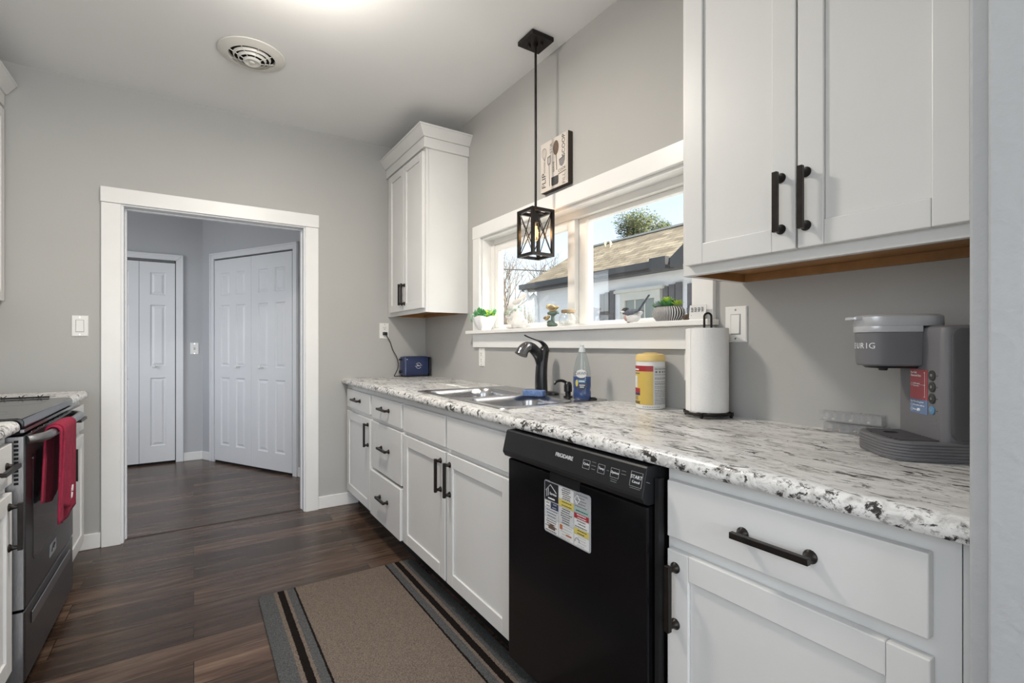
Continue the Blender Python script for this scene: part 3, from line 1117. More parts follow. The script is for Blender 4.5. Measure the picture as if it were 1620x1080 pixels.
crown(t, 2.94, 3.616, -.853, 1, XL + .001, ())

# ================================================================== DISHWASHER
t = thing('dishwasher', 'black built-in dishwasher between the sink cabinet and the wide drawer cabinet', 'dishwasher', (.90, 1.08, 0))
m = MB()
m.box(.925, 1.50, .7755, 1.3885, .105, .868)
m.box(.905, .925, .764, .7755, .105, .845)
m.box(1.0, 1.03, .7755, 1.3885, .002, .104)
obj('tub', m, 'black_matte', t)
m = MB(); m.box(.8885, .9245, .784, 1.386, .108, .776)
obj('door_panel', m, 'dishwasher_black', t, bevel=.006, seg=3)
m = MB()
prof = [(.9245, .781), (.8895, .781), (.876, .786), (.868, .799), (.8685, .806), (.8835, .868), (.888, .8715), (.9245, .8715)]
m.prism(prof, 'y', .780, 1.3885)
con = obj('console', m, 'console_black', t, bevel=.0015)
m = MB(); m.box(.8865, .893, 1.022, 1.155, .750, .7805)
obj('pocket_handle', m, 'void_black', t, bevel=.002)
cu = Vector((.8835 - .8685, 0, .868 - .806)).normalized()
def cp(y, s):   # point on the sloping console face
    return Vector((.8685, y, .806)) + cu * s + Vector((-.0004, 0, 0))
xr = (0, -1, 0)
text('lettering', 'FRIGIDAIRE', cp(1.075, .036), xr, cu, .0155, 'print_white', con, sx=.98)
text('lettering', 'Cycles', cp(.981, .034), xr, cu, .0085, 'print_white', con)
text('lettering', 'Temp', cp(.924, .034), xr, cu, .0085, 'print_white', con)
text('lettering', 'Options', cp(.876, .034), xr, cu, .0085, 'print_white', con)
text('lettering', 'START', cp(.806, .038), xr, cu, .012, 'print_white', con)
text('lettering', 'Cancel', cp(.806, .027), xr, cu, .0085, 'print_white', con)
for y, wd, h in ((.981, .026, .022), (.924, .024, .022), (.876, .028, .022), (.806, .036, .034)):
    m = MB()
    pts = [cp(y + sy * wd / 2, .033 + sz * h / 2) for sy, sz in ((-1, -1), (1, -1), (1, 1), (-1, 1))]
    for i in range(4):
        m.tube([pts[i], pts[(i + 1) % 4]], .0004, 6)
    obj('button_outline', m, 'print_silver', con)
for y, q, l in ((.953, .044, .016), (.953, .035, .018), (.953, .026, .014), (.900, .034, .008), (.847, .044, .014), (.847, .036, .016), (.876, .017, .022), (.876, .012, .020), (.806, .012, .032), (.770, .034, .011)):
    m = MB()
    a_ = [cp(y - l / 2, q - .0007), cp(y + l / 2, q - .0007), cp(y + l / 2, q + .0007), cp(y - l / 2, q + .0007)]
    m.loft([a_, [v + Vector((-.0003, 0, 0)) for v in a_]])
    obj('indicator_print', m, 'print_grey', con)

# magnet sheet of adverts on the dishwasher door
mg = thing('advert_magnet', 'flat magnet sheet of small advertisements stuck on the black dishwasher door', 'magnet', (.888, 1.078, .60))
gx = .8881
m = MB()
ring = [(gx, p[0], p[1]) for p in rrect(.976, 1.181, .598, .752, .008, 0)]
m.loft([ring, [(gx - .0012, p[1], p[2]) for p in ring]])
obj('sheet', m, 'print_silver', mg)
def ad(y1, y0, z0, z1, mt, lines=0, lm='print_black', extra=None):
    """y1 is the left edge seen from the room"""
    mm = MB(); mm.box(gx - .0012, gx - .0016, y0, y1, z0, z1)
    a = obj('advert', mm, mt, mg)
    if lines:
        ll = MB()
        n = lines
        for i in range(n):
            zc = z1 - (i + .5) * (z1 - z0) / n
            wl = (y1 - y0) * (.45 + .4 * random.random())
            yc = (y0 + y1) / 2 + (random.random() - .5) * .006
            # a row of short word-like marks
            p = yc + wl / 2
            while p > yc - wl / 2:
                q = random.uniform(.003, .009)
                ll.box(gx - .0016, gx - .0018, max(p - q, yc - wl / 2), p, zc - .0012, zc + .0012)
                p -= q + .0013
        obj('print', ll, lm, a)
    return a
c1, c2, c3 = (1.178, 1.114), (1.111, 1.046), (1.043, .983)
a = ad(*c1, .694, .748, 'print_black')
h = MB()
for p, q in (((1.172, .722), (1.150, .742)), ((1.150, .742), (1.122, .722)), ((1.168, .704), (1.168, .726)), ((1.160, .708), (1.160, .730))):
    h.tube([(gx - .002, *p), (gx - .002, *q)], .0014, 6)
obj('house_mark', h, 'print_silver', a)
text('lettering', 'Service', (gx - .0019, 1.138, .716), xr, (0, 0, 1), .011, 'print_white', a)
h = MB(); h.box(gx - .0017, gx - .0019, 1.130, 1.162, .699, .703); obj('print', h, 'print_white', a)
ad(1.178, 1.152, .672, .691, 'label_white', 2)
ad(1.149, 1.114, .672, .691, 'print_navy', 2, 'print_silver')
ad(*c1, .644, .670, 'label_grey', 3, 'print_navy')
a = ad(*c1, .602, .642, 'label_white', 6)
h = MB(); h.box(gx - .0018, gx - .0021, 1.128, 1.160, .611, .622); h.box(gx - .0018, gx - .0021, 1.136, 1.152, .622, .627); obj('vehicle_mark', h, 'sign_brown', a)
ad(*c2, .714, .748, 'label_white', 6)
ad(*c2, .692, .712, 'print_yellow', 2)
ad(*c2, .644, .690, 'label_grey', 7)
a = ad(*c2, .602, .642, 'label_white', 5, 'print_silver')
h = MB(); h.box(gx - .0018, gx - .0021, 1.054, 1.078, .614, .618); h.box(gx - .0018, gx - .0021, 1.094, 1.106, .626, .640); obj('print', h, 'print_orange', a)
a = ad(*c3, .708, .748, 'print_silver', 5, 'print_grey')
h = MB()
dm = [(gx - .002, 1.030, .742), (gx - .002, 1.041, .730), (gx - .002, 1.030, .717), (gx - .002, 1.019, .730)]
for i in range(4): h.tube([dm[i], dm[(i + 1) % 4]], .0008, 6)
obj('diamond_mark', h, 'print_white', a)
ad(*c3, .694, .706, 'print_teal', 1)
ad(*c3, .678, .692, 'print_red', 2, 'print_white')
ad(*c3, .652, .676, 'label_white', 3)
ad(*c3, .634, .650, 'print_yellow', 2)
a = ad(*c3, .602, .632, 'label_white', 4, 'print_silver')
h = MB(); h.tube([(gx - .002, 1.030 + .010 * math.cos(k * math.pi / 10), .612 + .012 * math.sin(k * math.pi / 10)) for k in range(11)], .0008, 6); obj('arch_mark', h, 'print_grey', a)

# ================================================================== RANGE
t = thing('range', 'dark stainless electric range with a glass cooktop at the left', 'stove', (-.75, 2.556, 0))
RY0, RY1 = 2.180, 2.932
m = MB(); m.box(-1.10, -.512, RY0 + .004, RY1 - .004, .06, .886); m.box(-1.08, -.56, RY0 + .02, RY1 - .02, .001, .06)
obj('body', m, 'black_matte', t)
m = MB()
prof = [(-1.11, .889), (-1.11, .9205), (-.475, .9205), (-.464, .917), (-.459, .908), (-.4585, .889)]
m.prism(prof, 'y', RY0, RY1)
obj('cooktop', m, 'black_gloss', t, bevel=.002, smooth=30)
for bx, by, r in ((-.62, 2.36, .085), (-.62, 2.74, .105), (-.92, 2.36, .075), (-.92, 2.74, .075)):
    m = MB(); m.lathe([(r - .0012, .9206), (r - .0012, .9209), (r + .0012, .9209), (r + .0012, .9206)], (bx, by, 0), 48, cap0=False, cap1=False)
    obj('burner_ring', m, 'print_grey', t)
m = MB()
m.box(-.510, -.470, RY0 + .006, RY1 - .006, .866, .8885)
obj('vent_gap', m, 'void_black', t)
m = MB()
m.box(-.4695, -.460, RY0 + .006, RY1 - .006, .872, .882)
for i in range(8):
    y = RY0 + .09 + i * .08
    m.box(-.4605, -.4585, y, y + .045, .862, .8655)
obj('vent_trim', m, 'range_steel', t)
DX = -.457
m = MB(); m.box(-.508, DX, RY0 + .004, RY1 - .004, .302, .861)
dr = obj('oven_door', m, 'black_steel', t, bevel=.004)
m = MB(); m.box(-.507, DX - .0035, RY0 + .0005, RY0 + .004, .303, .860)
obj('door_side', m, 'range_steel', dr)
m = MB()
for i in range(11):
    z = .845 - i * .0135
    m.box(-.483, -.472, RY0 - .0002, RY0 + .0005, z - .004, z + .004)
obj('vent_slots', m, 'void_black', dr)
m = MB()
ring = [(DX + .0002, p[0], p[1]) for p in rrect(2.275, 2.860, .425, .790, .02, 0)]
m.loft([ring, [(DX + .0012, p[1], p[2]) for p in ring]])
obj('oven_window', m, 'black_gloss', dr)
m = MB()
m.tube(smooth_path([(DX + .0005, RY0 + .012, .847), (-.440, RY0 + .030, .847), (-.423, RY0 + .075, .847), (-.418, RY0 + .16, .847), (-.418, RY1 - .16, .847), (-.423, RY1 - .075, .847), (-.440, RY1 - .030, .847), (DX + .0005, RY1 - .012, .847)], 6), .0145, 18)
obj('door_handle', m, 'range_steel', dr, smooth=40)
m = MB(); m.box(DX + .0003, DX + .0015, 2.50, 2.60, .352, .398)
bd = obj('badge', m, 'print_silver', dr, bevel=.001)
m = MB(); m.tube(smooth_path([(DX + .002, 2.525, .366), (DX + .002, 2.545, .384), (DX + .002, 2.575, .386), (DX + .002, 2.555, .372)], 5), .0016, 6)
obj('badge_mark', m, 'print_black', bd)
m = MB(); m.box(-.508, DX - .001, RY0 + .004, RY1 - .004, .062, .294)
dw = obj('storage_drawer', m, 'black_steel', t, bevel=.004)
m = MB(); m.box(-.507, DX - .0045, RY0 + .0005, RY0 + .004, .063, .293)
obj('drawer_side', m, 'range_steel', dw)
m = MB(); m.box(DX - .0007, DX + .004, 2.255, 2.850, .222, .262)
obj('drawer_grip', m, 'range_steel', dw, bevel=.004)
m = MB()
m.tube([(-1.09, 2.928, .926), (-.535, 2.928, .926)], .0042, 8)
for i in range(9):
    x = -1.05 + i * .061 + random.uniform(-.012, .012)
    m.ball((x, 2.928, .926), (.009, .006, .0062), 8)
    m.tube([(x - .006, 2.926, .922), (x + .010, 2.929, .937)], .0018, 6)
    m.tube([(x + .004, 2.926, .922), (x - .008, 2.929, .934)], .0018, 6)
obj('edge_rail', m, 'black_matte', t)

# red dish towel folded over the oven handle
t = thing('dish_towel', 'crimson dish towel hanging folded over the range door handle', 'towel', (-.418, 2.6, .55))
def cloth(y0, y1, zf, zb, off, wob, seed, skew=0, taper=0.0):
    rr = random.Random(seed)
    ph = [rr.uniform(0, 6) for _ in range(4)]
    path = []
    R = .0155 + off
    n = 22
    for i in range(n + 1):
        path.append((-.418 + R, zf + (.847 - zf) * i / n, 1 - i / n))
    for i in range(1, 10):
        a = math.pi * i / 10
        path.append((-.418 + R * math.cos(a), .847 + R * math.sin(a), 0))
    for i in range(n + 1):
        path.append((-.418 - R, .847 + (zb - .847) * i / n, i / n))
    grid = []
    N = 26
    for (x, z, d) in path:
        row = []
        sgn = 1 if x > -.418 else -1
        for k in range(N + 1):
            u = k / N
            sh = (1 - taper * d)
            y = y0 + (y1 - y0) * (.5 + (u - .5) * sh) + skew * d
            f = d ** .7 * wob * (math.sin(u * 7 + ph[0]) + .6 * math.sin(u * 15 + ph[1] + d * 2))
            x2 = x + f * (1 if sgn > 0 else -.6)
            if sgn < 0: x2 = max(x2, DX + .010)
            row.append((x2, y, z + d * .012 * math.sin(u * 5 + ph[2])))
        grid.append(row)
    mm = MB()
    for i in range(len(grid) - 1):
        for k in range(N):
            mm.face([grid[i][k], grid[i][k + 1], grid[i + 1][k + 1], grid[i + 1][k]])
    return mm
m = cloth(2.335, 2.600, .520, .60, .002, .004, 3, skew=-.045)
o = obj('cloth', m, 'towel_red', t, smooth=60)
s = o.modifiers.new('thickness', 'SOLIDIFY'); s.thickness = .005; s.offset = 1
m = cloth(2.365, 2.52, .565, .62, .007, .004, 9, skew=-.05)
o2 = obj('folded_layer', m, 'towel_red', t, smooth=60)
s = o2.modifiers.new('thickness', 'SOLIDIFY'); s.thickness = .005; s.offset = 1
m = MB()
for y, z, a in ((2.475, .600, .5), (2.51, .604, .3), (2.495, .580, .7), (2.465, .575, .6)):
    ring = []
    for k in range(12):
        an = 2 * math.pi * k / 12
        u, v = .012 * math.cos(an), .0045 * math.sin(an)
        ring.append((u * math.sin(a) - v * math.cos(a), u * math.cos(a) + v * math.sin(a)))
    m.loft([[(-.3962, y + p[0], z + p[1]) for p in ring], [(-.3905, y + p[0], z + p[1]) for p in ring]])
obj('embroidery', m, 'print_white', o)

# ================================================================== SINK AND TAPS
t = thing('kitchen_sink', 'double bowl stainless steel drop-in sink under the window', 'sink', ((SX0 + SX1) / 2, (SY0 + SY1) / 2, .914))
zr = .9165
B1 = (1.003, 1.372, 1.975, 2.352)
B2 = (1.003, 1.372, 1.590, 1.925)
bm = bmesh.new()
def loop(ring):
    vs = [bm.verts.new(p) for p in ring]
    return [bm.edges.new((vs[i], vs[(i + 1) % len(vs)])) for i in range(len(vs))]
ed = loop(rrect(SX0 + .004, SX1 - .004, SY0 + .004, SY1 - .004, .03, zr + .0015))
for b in (B1, B2): ed += loop(rrect(*b, .065, zr, 8))
bmesh.ops.triangle_fill(bm, use_beauty=True, use_dissolve=False, edges=ed)
mm = MB(); bm.verts.ensure_lookup_table(); bm.verts.index_update()
mm.add([tuple(v.co) for v in bm.verts], [tuple(v.index for v in f.verts) for f in bm.faces])
bm.free()
mm.loft([rrect(SX0 + .004, SX1 - .004, SY0 + .004, SY1 - .004, .03, zr + .0015), rrect(SX0, SX1, SY0, SY1, .034, .9143)], False, False)
obj('rim', mm, 'steel', t, smooth=40)
for b in (B1, B2):
    m = MB()
    x0, x1, y0, y1 = b
    m.loft([rrect(x0, x1, y0, y1, .065, zr, 8), rrect(x0 + .006, x1 - .006, y0 + .006, y1 - .006, .06, zr - .006, 8),
            rrect(x0 + .010, x1 - .010, y0 + .010, y1 - .010, .06, zr - .03, 8), rrect(x0 + .022, x1 - .022, y0 + .022, y1 - .022, .06, zr - .15, 8),
            rrect(x0 + .05, x1 - .05, y0 + .05, y1 - .05, .05, zr - .172, 8)], False, True)
    bo = obj('bowl', m, 'steel', t, smooth=50)
    m = MB(); cx, cy = (x0 + x1) / 2, (y0 + y1) / 2
    m.lathe([(.042, 0), (.042, .003), (.036, .004), (.030, .0005), (.004, .0005)], (cx, cy, zr - .1718), 28)
    obj('drain', m, 'chrome', bo, smooth=40)
m = MB(); m.lathe([(.019, 0), (.019, .004), (.013, .009), (.006, .010)], (1.452, 1.585, .9185), 20)
tag(obj('sink_hole_cap', m, 'black_matte', smooth=40, at=(1.452, 1.585, .9185)), 'small black cap on the sink deck behind the dish soap bottle', 'cap')

t = thing('faucet', 'black single-handle kitchen faucet with swooping spout behind the sink', 'faucet', (1.447, 1.955, .918))
m = MB()
ring = rrect(1.420, 1.478, 1.83, 2.08, .028, .9185)
m.loft([ring, [(p[0], p[1], .925) for p in ring], [(1.449 + (p[0] - 1.449) * .85, 1.955 + (p[1] - 1.955) * .95, .929) for p in ring]])
obj('deck_plate', m, 'faucet_black', t, smooth=40)
# body rises, leans back and splits into the spout
path = smooth_path([(1.449, 1.955, .927), (1.448, 1.955, 1.00), (1.452, 1.955, 1.06), (1.462, 1.955, 1.11), (1.470, 1.955, 1.145)], 6)
m = MB(); m.tube(path, [.034 - .007 * i / (len(path) - 1) if i < len(path) - 3 else .0275 - .003 * (i - len(path) + 4) for i in range(len(path))], 20, flat=.9)
obj('body', m, 'faucet_black', t, smooth=50)
path = smooth_path([(1.452, 1.955, 1.01), (1.448, 1.956, 1.06), (1.430, 1.957, 1.105), (1.398, 1.958, 1.138), (1.365, 1.959, 1.146), (1.342, 1.960, 1.130), (1.330, 1.960, 1.108)], 6)
n = len(path)
m = MB(); m.tube(path[:24], [.025 + .0005 * i / 23 for i in range(24)], 18)
sp = obj('spout', m, 'faucet_black', t, smooth=60)
m = MB(); m.tube(path[22:], [.0257 + .0065 * i / (n - 23) for i in range(n - 22)], 20)
obj('spray_head', m, 'faucet_polished', sp, smooth=60)
m = MB()
path = smooth_path([(1.476, 1.955, 1.125), (1.470, 1.955, 1.150), (1.448, 1.955, 1.170), (1.410, 1.956, 1.182), (1.372, 1.957, 1.194), (1.350, 1.958, 1.203)], 6)
n = len(path)
m.tube(path, [.026 - .0205 * min(1, i / (n * .55)) for i in range(n)], 16, flat=.62)
obj('lever', m, 'faucet_black', t, smooth=60)

t = thing('soap_pump', 'short black built-in soap pump on the sink deck right of the faucet', 'soap dispenser', (1.43, 1.725, .918))
m = MB(); m.lathe([(.021, 0), (.021, .005), (.013, .008), (.013, .022), (.019, .026), (.019, .050), (.016, .064), (.009, .070)], (1.43, 1.725, .918), 24)
obj('pump_body', m, 'faucet_black', t, smooth=40)
path = smooth_path([(1.428, 1.726, .976), (1.412, 1.731, .990), (1.394, 1.736, .994), (1.376, 1.741, .990), (1.364, 1.744, .978)], 5)
m = MB(); m.tube(path, [.0075 - .002 * i / (len(path) - 1) for i in range(len(path))], 12)
obj('pump_spout', m, 'faucet_black', t, smooth=60)

# sponge on the divider between the bowls
t = MB()
pl = []
for k in range(24):
    a = 2 * math.pi * k / 24
    r = 1 - .18 * math.cos(2 * a) ** 8
    pl.append((math.copysign(abs(math.cos(a)) ** .45, math.cos(a)) * .052 * (1 if abs(math.sin(a)) > .3 else 1), math.copysign(abs(math.sin(a)) ** .45, math.sin(a)) * (.034 - .008 * math.exp(-(math.cos(a) / .35) ** 2))))
rz = math.radians(-52)
def rp(p, z, s=1.0): return (1.338 + s * (p[0] * math.cos(rz) - p[1] * math.sin(rz)), 1.862 + s * (p[0] * math.sin(rz) + p[1] * math.cos(rz)), z)
t.loft([[rp(p, .9185, .96) for p in pl], [rp(p, .921) for p in pl], [rp(p, .940) for p in pl], [rp(p, .943, .96) for p in pl]])
tag(obj('sponge', t, 'sponge_blue', smooth=50, at=(1.338, 1.862, .9185)), 'blue scrubbing sponge lying on the sink divider in front of the faucet', 'sponge')

# dish soap bottle
t = thing('dish_soap_bottle', 'clear squeeze bottle half full of blue dish soap beside the sink', 'bottle', (1.415, 1.612, .9185))
bx, by, bz = 1.415, 1.612, .9185
rzb = math.radians(40)
def oval(rx, ry, z, n=28):
    out = []
    for k in range(n):
        a = 2 * math.pi * k / n
        x, y = rx * math.cos(a), ry * math.sin(a)
        out.append((bx + x * math.cos(rzb) - y * math.sin(rzb), by + x * math.sin(rzb) + y * math.cos(rzb), bz + z))
    return out
# x axis = thin, y axis = wide
prof = [(.019, .034, .000), (.023, .039, .004), (.0235, .0395, .03), (.022, .037, .045), (.0235, .0395, .06), (.023, .039, .10), (.0215, .036, .13), (.018, .029, .165), (.014, .020, .195), (.0125, .0145, .205)]
m = MB(); m.loft([oval(*p) for p in prof], True, True)
bo = obj('bottle_shell', m, 'bottle_plastic', t, smooth=60)
m = MB(); m.loft([oval(p[0] - .0012, p[1] - .0012, p[2] + (.001 if i == 0 else 0)) for i, p in enumerate(prof[:6])], True, True)
obj('liquid', m, 'soap_blue', t, smooth=60)
m = MB(); m.lathe([(.0145, .2055), (.0145, .216), (.012, .220), (.012, .226), (.0085, .228), (.0085, .236), (.005, .238)], (bx, by, bz), 20)
obj('cap', m, 'cap_clear', t, smooth=40)
fx = Vector((-math.cos(rzb), -math.sin(rzb), 0))       # label normal towards the room
rx_ = Vector((0, 0, 1)).cross(fx) ; rx_ = Vector((-fx.y, fx.x, 0))
def lp(u, z, d): return Vector((bx, by, bz)) + rx_ * u + fx * d + Vector((0, 0, z))
m = MB()
def disc(mm, u0, z0, ru, rz_, d, th=.0006, n=28):
    r1 = [lp(u0 + ru * math.cos(2 * math.pi * k / n), z0 + rz_ * math.sin(2 * math.pi * k / n), d) for k in range(n)]
    mm.loft([r1, [p + fx * th for p in r1]])
disc(m, 0, .113, .024, .018, .0236)
la = obj('label', m, 'label_white', t)
text('lettering', 'DAWN', lp(0, .114, .0245), rx_, (0, 0, 1), .0185, 'print_navy', la, sx=.92)
m = MB(); disc(m, 0.0, .068, .026, .026, .0239, .0003); l2 = obj('label', m, 'print_navy', t)
m = MB()
r1 = [lp(p[0], p[1], .0244) for p in rrect(-.014, .018, .074, .088, .002, 0)]
m.loft([r1, [p + fx * .0004 for p in r1]]); obj('label_band', m, 'button_blue', l2)
m = MB()
for z, a, b in ((.081, -.010, .014), (.064, -.008, .016), (.056, -.006, .012)):
    r1 = [lp(a, z - .0018, .0250), lp(b, z - .0018, .0250), lp(b, z + .0018, .0250), lp(a, z + .0018, .0250)]
    m.loft([r1, [p + fx * .0003 for p in r1]])
obj('print', m, 'print_white', l2)
m = MB(); disc(m, -.019, .073, .0055, .015, .0247, .0004); obj('lemon_mark', m, 'print_yellow', l2)

# ================================================================== COUNTER ITEMS
# wipes canister
cx_, cy_ = 1.468, 1.279
t = thing('wipes_canister', 'yellow and white canister of cleaning wipes under the window', 'canister', (cx_, cy_, .9145))
R = .0545
m = MB(); m.lathe([(R - .003, 0), (R, .003), (R, .177), (R - .001, .180)], (cx_, cy_, .9145), 48)
ca = obj('canister_body', m, 'label_white', t, smooth=40)
m = MB(); m.lathe([(R + .0012, .1805), (R + .0012, .193), (R - .004, .205), (R - .012, .2075), (.004, .2075)], (cx_, cy_, .9145), 48)
li = obj('lid', m, 'canister_lid', t, smooth=35)
m = MB(); m.lathe([(.028, .2076), (.028, .2105), (.018, .212), (.003, .212)], (cx_ - .004, cy_ - .004, .9145), 28); obj('flap', m, 'canister_lid', li, smooth=40)
def wrap(a0, a1, z0, z1, d, mt, name='label', parent=None):
    """strip of label on the canister; angles in degrees, measured in plan"""
    mm = MB(); k = max(3, int((a1 - a0) / 5))
    A = [math.radians(a0 + (a1 - a0) * i / k) for i in range(k + 1)]
    inn = [(cx_ + (R + d - .0004) * math.cos(a), cy_ + (R + d - .0004) * math.sin(a)) for a in A]
    out = [(cx_ + (R + d) * math.cos(a), cy_ + (R + d) * math.sin(a)) for a in A]
    mm.prism(out + inn[::-1], 'z', .9145 + z0, .9145 + z1)
    return obj(name, mm, mt, parent or ca, smooth=30)
# facing the camera is about 222 degrees; left edge in view about 135, right about 310
wrap(100, 232, .0165, .163, .0006, 'canister_yellow')
wrap(100, 232, .142, .163, .0010, 'print_red')
wrap(232, 330, .0165, .161, .0006, 'label_grey')
wrap(100, 178, .060, .078, .0010, 'print_red')
wrap(100, 178, .051, .060, .0010, 'print_navy')
lab = wrap(100, 162, .080, .125, .0012, 'label_white')
wrap(100, 172, .146, .151, .0013, 'print_white', 'print', lab)
wrap(132, 176, .132, .136, .0010, 'print_grey', 'print', lab)
for i in range(4): wrap(130, 168, .034 + i * .004, .036 + i * .004, .0009, 'print_grey', 'print', lab)
for i in range(2): wrap(130, 178, .020 + i * .005, .0235 + i * .005, .0009, 'print_black', 'print', lab)
r2 = random.Random(5)
gl = None
for i, z in enumerate([.153, .150, .130, .118, .114, .104, .098, .094, .086, .080, .072, .066, .060, .054, .048, .040, .034, .028, .022]):
    a = 238
    while a < 300:
        b = a + r2.uniform(5, 16)
        wrap(a, min(b, 304), z - .0009, z + .0009, .0009, 'print_grey', 'print')
        a = b + 2
for k in range(4): wrap(240 + k * 15, 248 + k * 15, .137, .144, .0009, 'print_grey', 'pictogram')
for a in range(190, 262, 9): wrap(a, a + 6, .0075, .011, .0006, 'print_silver', 'print')

# paper towel holder and roll
tx, ty = 1.458, 1.022
t = thing('paper_towel_holder', 'dark metal paper towel stand with ball feet and looped top', 'paper towel holder', (tx, ty, .914))
m = MB()
ringp = [(tx + .072 * math.cos(2 * math.pi * k / 40), ty + .072 * math.sin(2 * math.pi * k / 40), .9275) for k in range(41)]
m.tube(ringp, .0048, 8)
m.tube([(tx - .07, ty, .9275), (tx + .07, ty, .9275)], .004, 8); m.tube([(tx, ty - .07, .9275), (tx, ty + .07, .9275)], .004, 8)
for a in (20, 110, 200, 290):
    px, py = tx + .074 * math.cos(math.radians(a)), ty + .074 * math.sin(math.radians(a))
    m.box(px - .0055, px + .0055, py - .0055, py + .0055, .922, .934)
obj('base_ring', m, 'dark_bronze', t, smooth=40)
for a in (20, 110, 200, 290):
    px, py = tx + .074 * math.cos(math.radians(a)), ty + .074 * math.sin(math.radians(a))
    m = MB(); m.ball((px, py, .9196), .0055, 12); m.tube([(px, py, .9235), (px, py, .927)], .0035, 8); obj('foot', m, 'dark_bronze', t, smooth=50)
m = MB()
ux, uy = .838, -.546                    # loop spreads across the view
lo = [(tx - ux * .012, ty - uy * .012, .93), (tx - ux * .012, ty - uy * .012, 1.245)]
lo += [(tx - ux * .012 * math.cos(a), ty - uy * .012 * math.cos(a), 1.252 + .012 * math.sin(a)) for a in [math.pi * i / 8 for i in range(9)]]
lo += [(tx + ux * .012, ty + uy * .012, 1.245), (tx + ux * .012, ty + uy * .012, .93)]
m.tube(lo, .0036, 10)
obj('loop_post', m, 'dark_bronze', t, smooth=60)
z0, z1 = .9335, 1.212
ro = MB()
nR, nZ = 220, 150
def emboss(u, z):
    """nested hexagons pressed into the paper: u runs around the roll, z up"""
    pitch = 2 * math.pi * .066 / 7
    best = None
    for j0 in (-1, 0, 1):
        row = round(z / (pitch * .866)) + j0
        off = .5 * pitch if row % 2 else 0
        cx0 = round((u - off) / pitch) * pitch + off
        dx, dz = abs(u - cx0), abs(z - row * pitch * .866)
        d = dx * dx + dz * dz
        if best is None or d < best[0]: best = (d, dx, dz)
    _, dx, dz = best
    hx = max(dx, dx * .5 + dz * .866)
    return .00042 * math.sin(2 * math.pi * hx / .0058)
def rr_(z, k=0):
    out = []
    for i in range(nR):
        a = 2 * math.pi * i / nR
        r = .0655 + .0006 * math.sin(3 * a) + k + (emboss(a * .066, z - z0) if k == 0 else 0)
        out.append((tx + r * math.cos(a), ty + r * math.sin(a), z))
    return out
def ri_(z): return [(tx + .021 * math.cos(2 * math.pi * i / nR), ty + .021 * math.sin(2 * math.pi * i / nR), z) for i in range(nR)]
ro.loft([ri_(z1), rr_(z1, -.0008)] + [rr_(z1 - .001 - (z1 - z0 - .002) * i / nZ) for i in range(nZ + 1)] + [rr_(z0, -.0008), ri_(z0), ri_(z1)], False, False)
t = tag(obj('paper_towel_roll', ro, 'paper_towel', smooth=40, at=(tx, ty, z0)), 'white embossed paper towel roll standing on the dark metal stand', 'paper towel roll')
# loose outer sheet edge on the left side
sh = MB()
A = [math.radians(118 + 4 * i) for i in range(12)]
o_ = [(tx + (.0672 + .0045 * (1 - i / 11) ** 2) * math.cos(a), ty + (.0672 + .0045 * (1 - i / 11) ** 2) * math.sin(a)) for i, a in enumerate(A)]
i_ = [(tx + (.0664 + .0045 * (1 - i / 11) ** 2) * math.cos(a), ty + (.0664 + .0045 * (1 - i / 11) ** 2) * math.sin(a)) for i, a in enumerate(A)]
sh.prism(o_ + i_[::-1], 'z', z0 + .001, z1 - .001)
obj('loose_sheet', sh, 'paper_towel', t, smooth=40)

# toaster with its cord in the corner
t = thing('toaster', 'navy blue slim toaster in the far corner of the countertop', 'toaster', (1.413, 3.535, .9145))
def tring(x0, x1, y0, y1, r, z): return rrect(x0, x1, y0, y1, r, z, 5)
m = MB()
X0, X1_, Y0, Y1 = 1.312, 1.520, 3.488, 3.592
m.loft([tring(X0 + .004, X1_ - .004, Y0 + .004, Y1 - .004, .02, .926), tring(X0, X1_, Y0, Y1, .022, .931), tring(X0, X1_, Y0, Y1, .022, 1.053),
        tring(X0 + .004, X1_ - .004, Y0 + .005, Y1 - .005, .021, 1.063), tring(X0 + .016, X1_ - .016, Y0 + .016, Y1 - .016, .016, 1.0675)])
tb = obj('toaster_shell', m, 'toaster_navy', t, smooth=40)
m = MB(); m.loft([tring(X0 + .008, X1_ - .004, Y0 + .006, Y1 - .006, .018, .9148), tring(X0 + .006, X1_ - .003, Y0 + .003, Y1 - .003, .02, .926)])
obj('toaster_base', m, 'black_matte', t)
m = MB(); m.loft([tring(X1_ + .0005, X1_ + .014, Y0 + .004, Y1 - .004, .006, .918), tring(X1_ + .0005, X1_ + .014, Y0 + .004, Y1 - .004, .006, 1.056), tring(X1_ + .0005, X1_ + .010, Y0 + .012, Y1 - .012, .004, 1.062)])
obj('end_cap', m, 'black_matte', t, smooth=40)
m = MB()
for yy in (3.521, 3.551): m.box(X0 + .03, X1_ - .03, yy, yy + .016, 1.0672, 1.0682)
obj('bread_slot', m, 'void_black', t)
m = MB(); m.tube([(X0 - .0002, 3.53, 1.045), (X0 - .022, 3.53, 1.045)], .007, 10); obj('lever', m, 'black_matte', t)
m = MB(); m.tube([(X0 - .0002, 3.545, .952), (X0 - .014, 3.545, .952)], .011, 16); obj('dial', m, 'black_matte', t)
m = MB()
ec = (1.428, Y0 - .0004, .998)
for a0, a1 in ((25, 155), (205, 335)):
    m.tube([(ec[0] + .021 * math.cos(math.radians(a)), ec[1], ec[2] + .021 * math.sin(math.radians(a))) for a in range(a0, a1 + 1, 10)], .0013, 6)
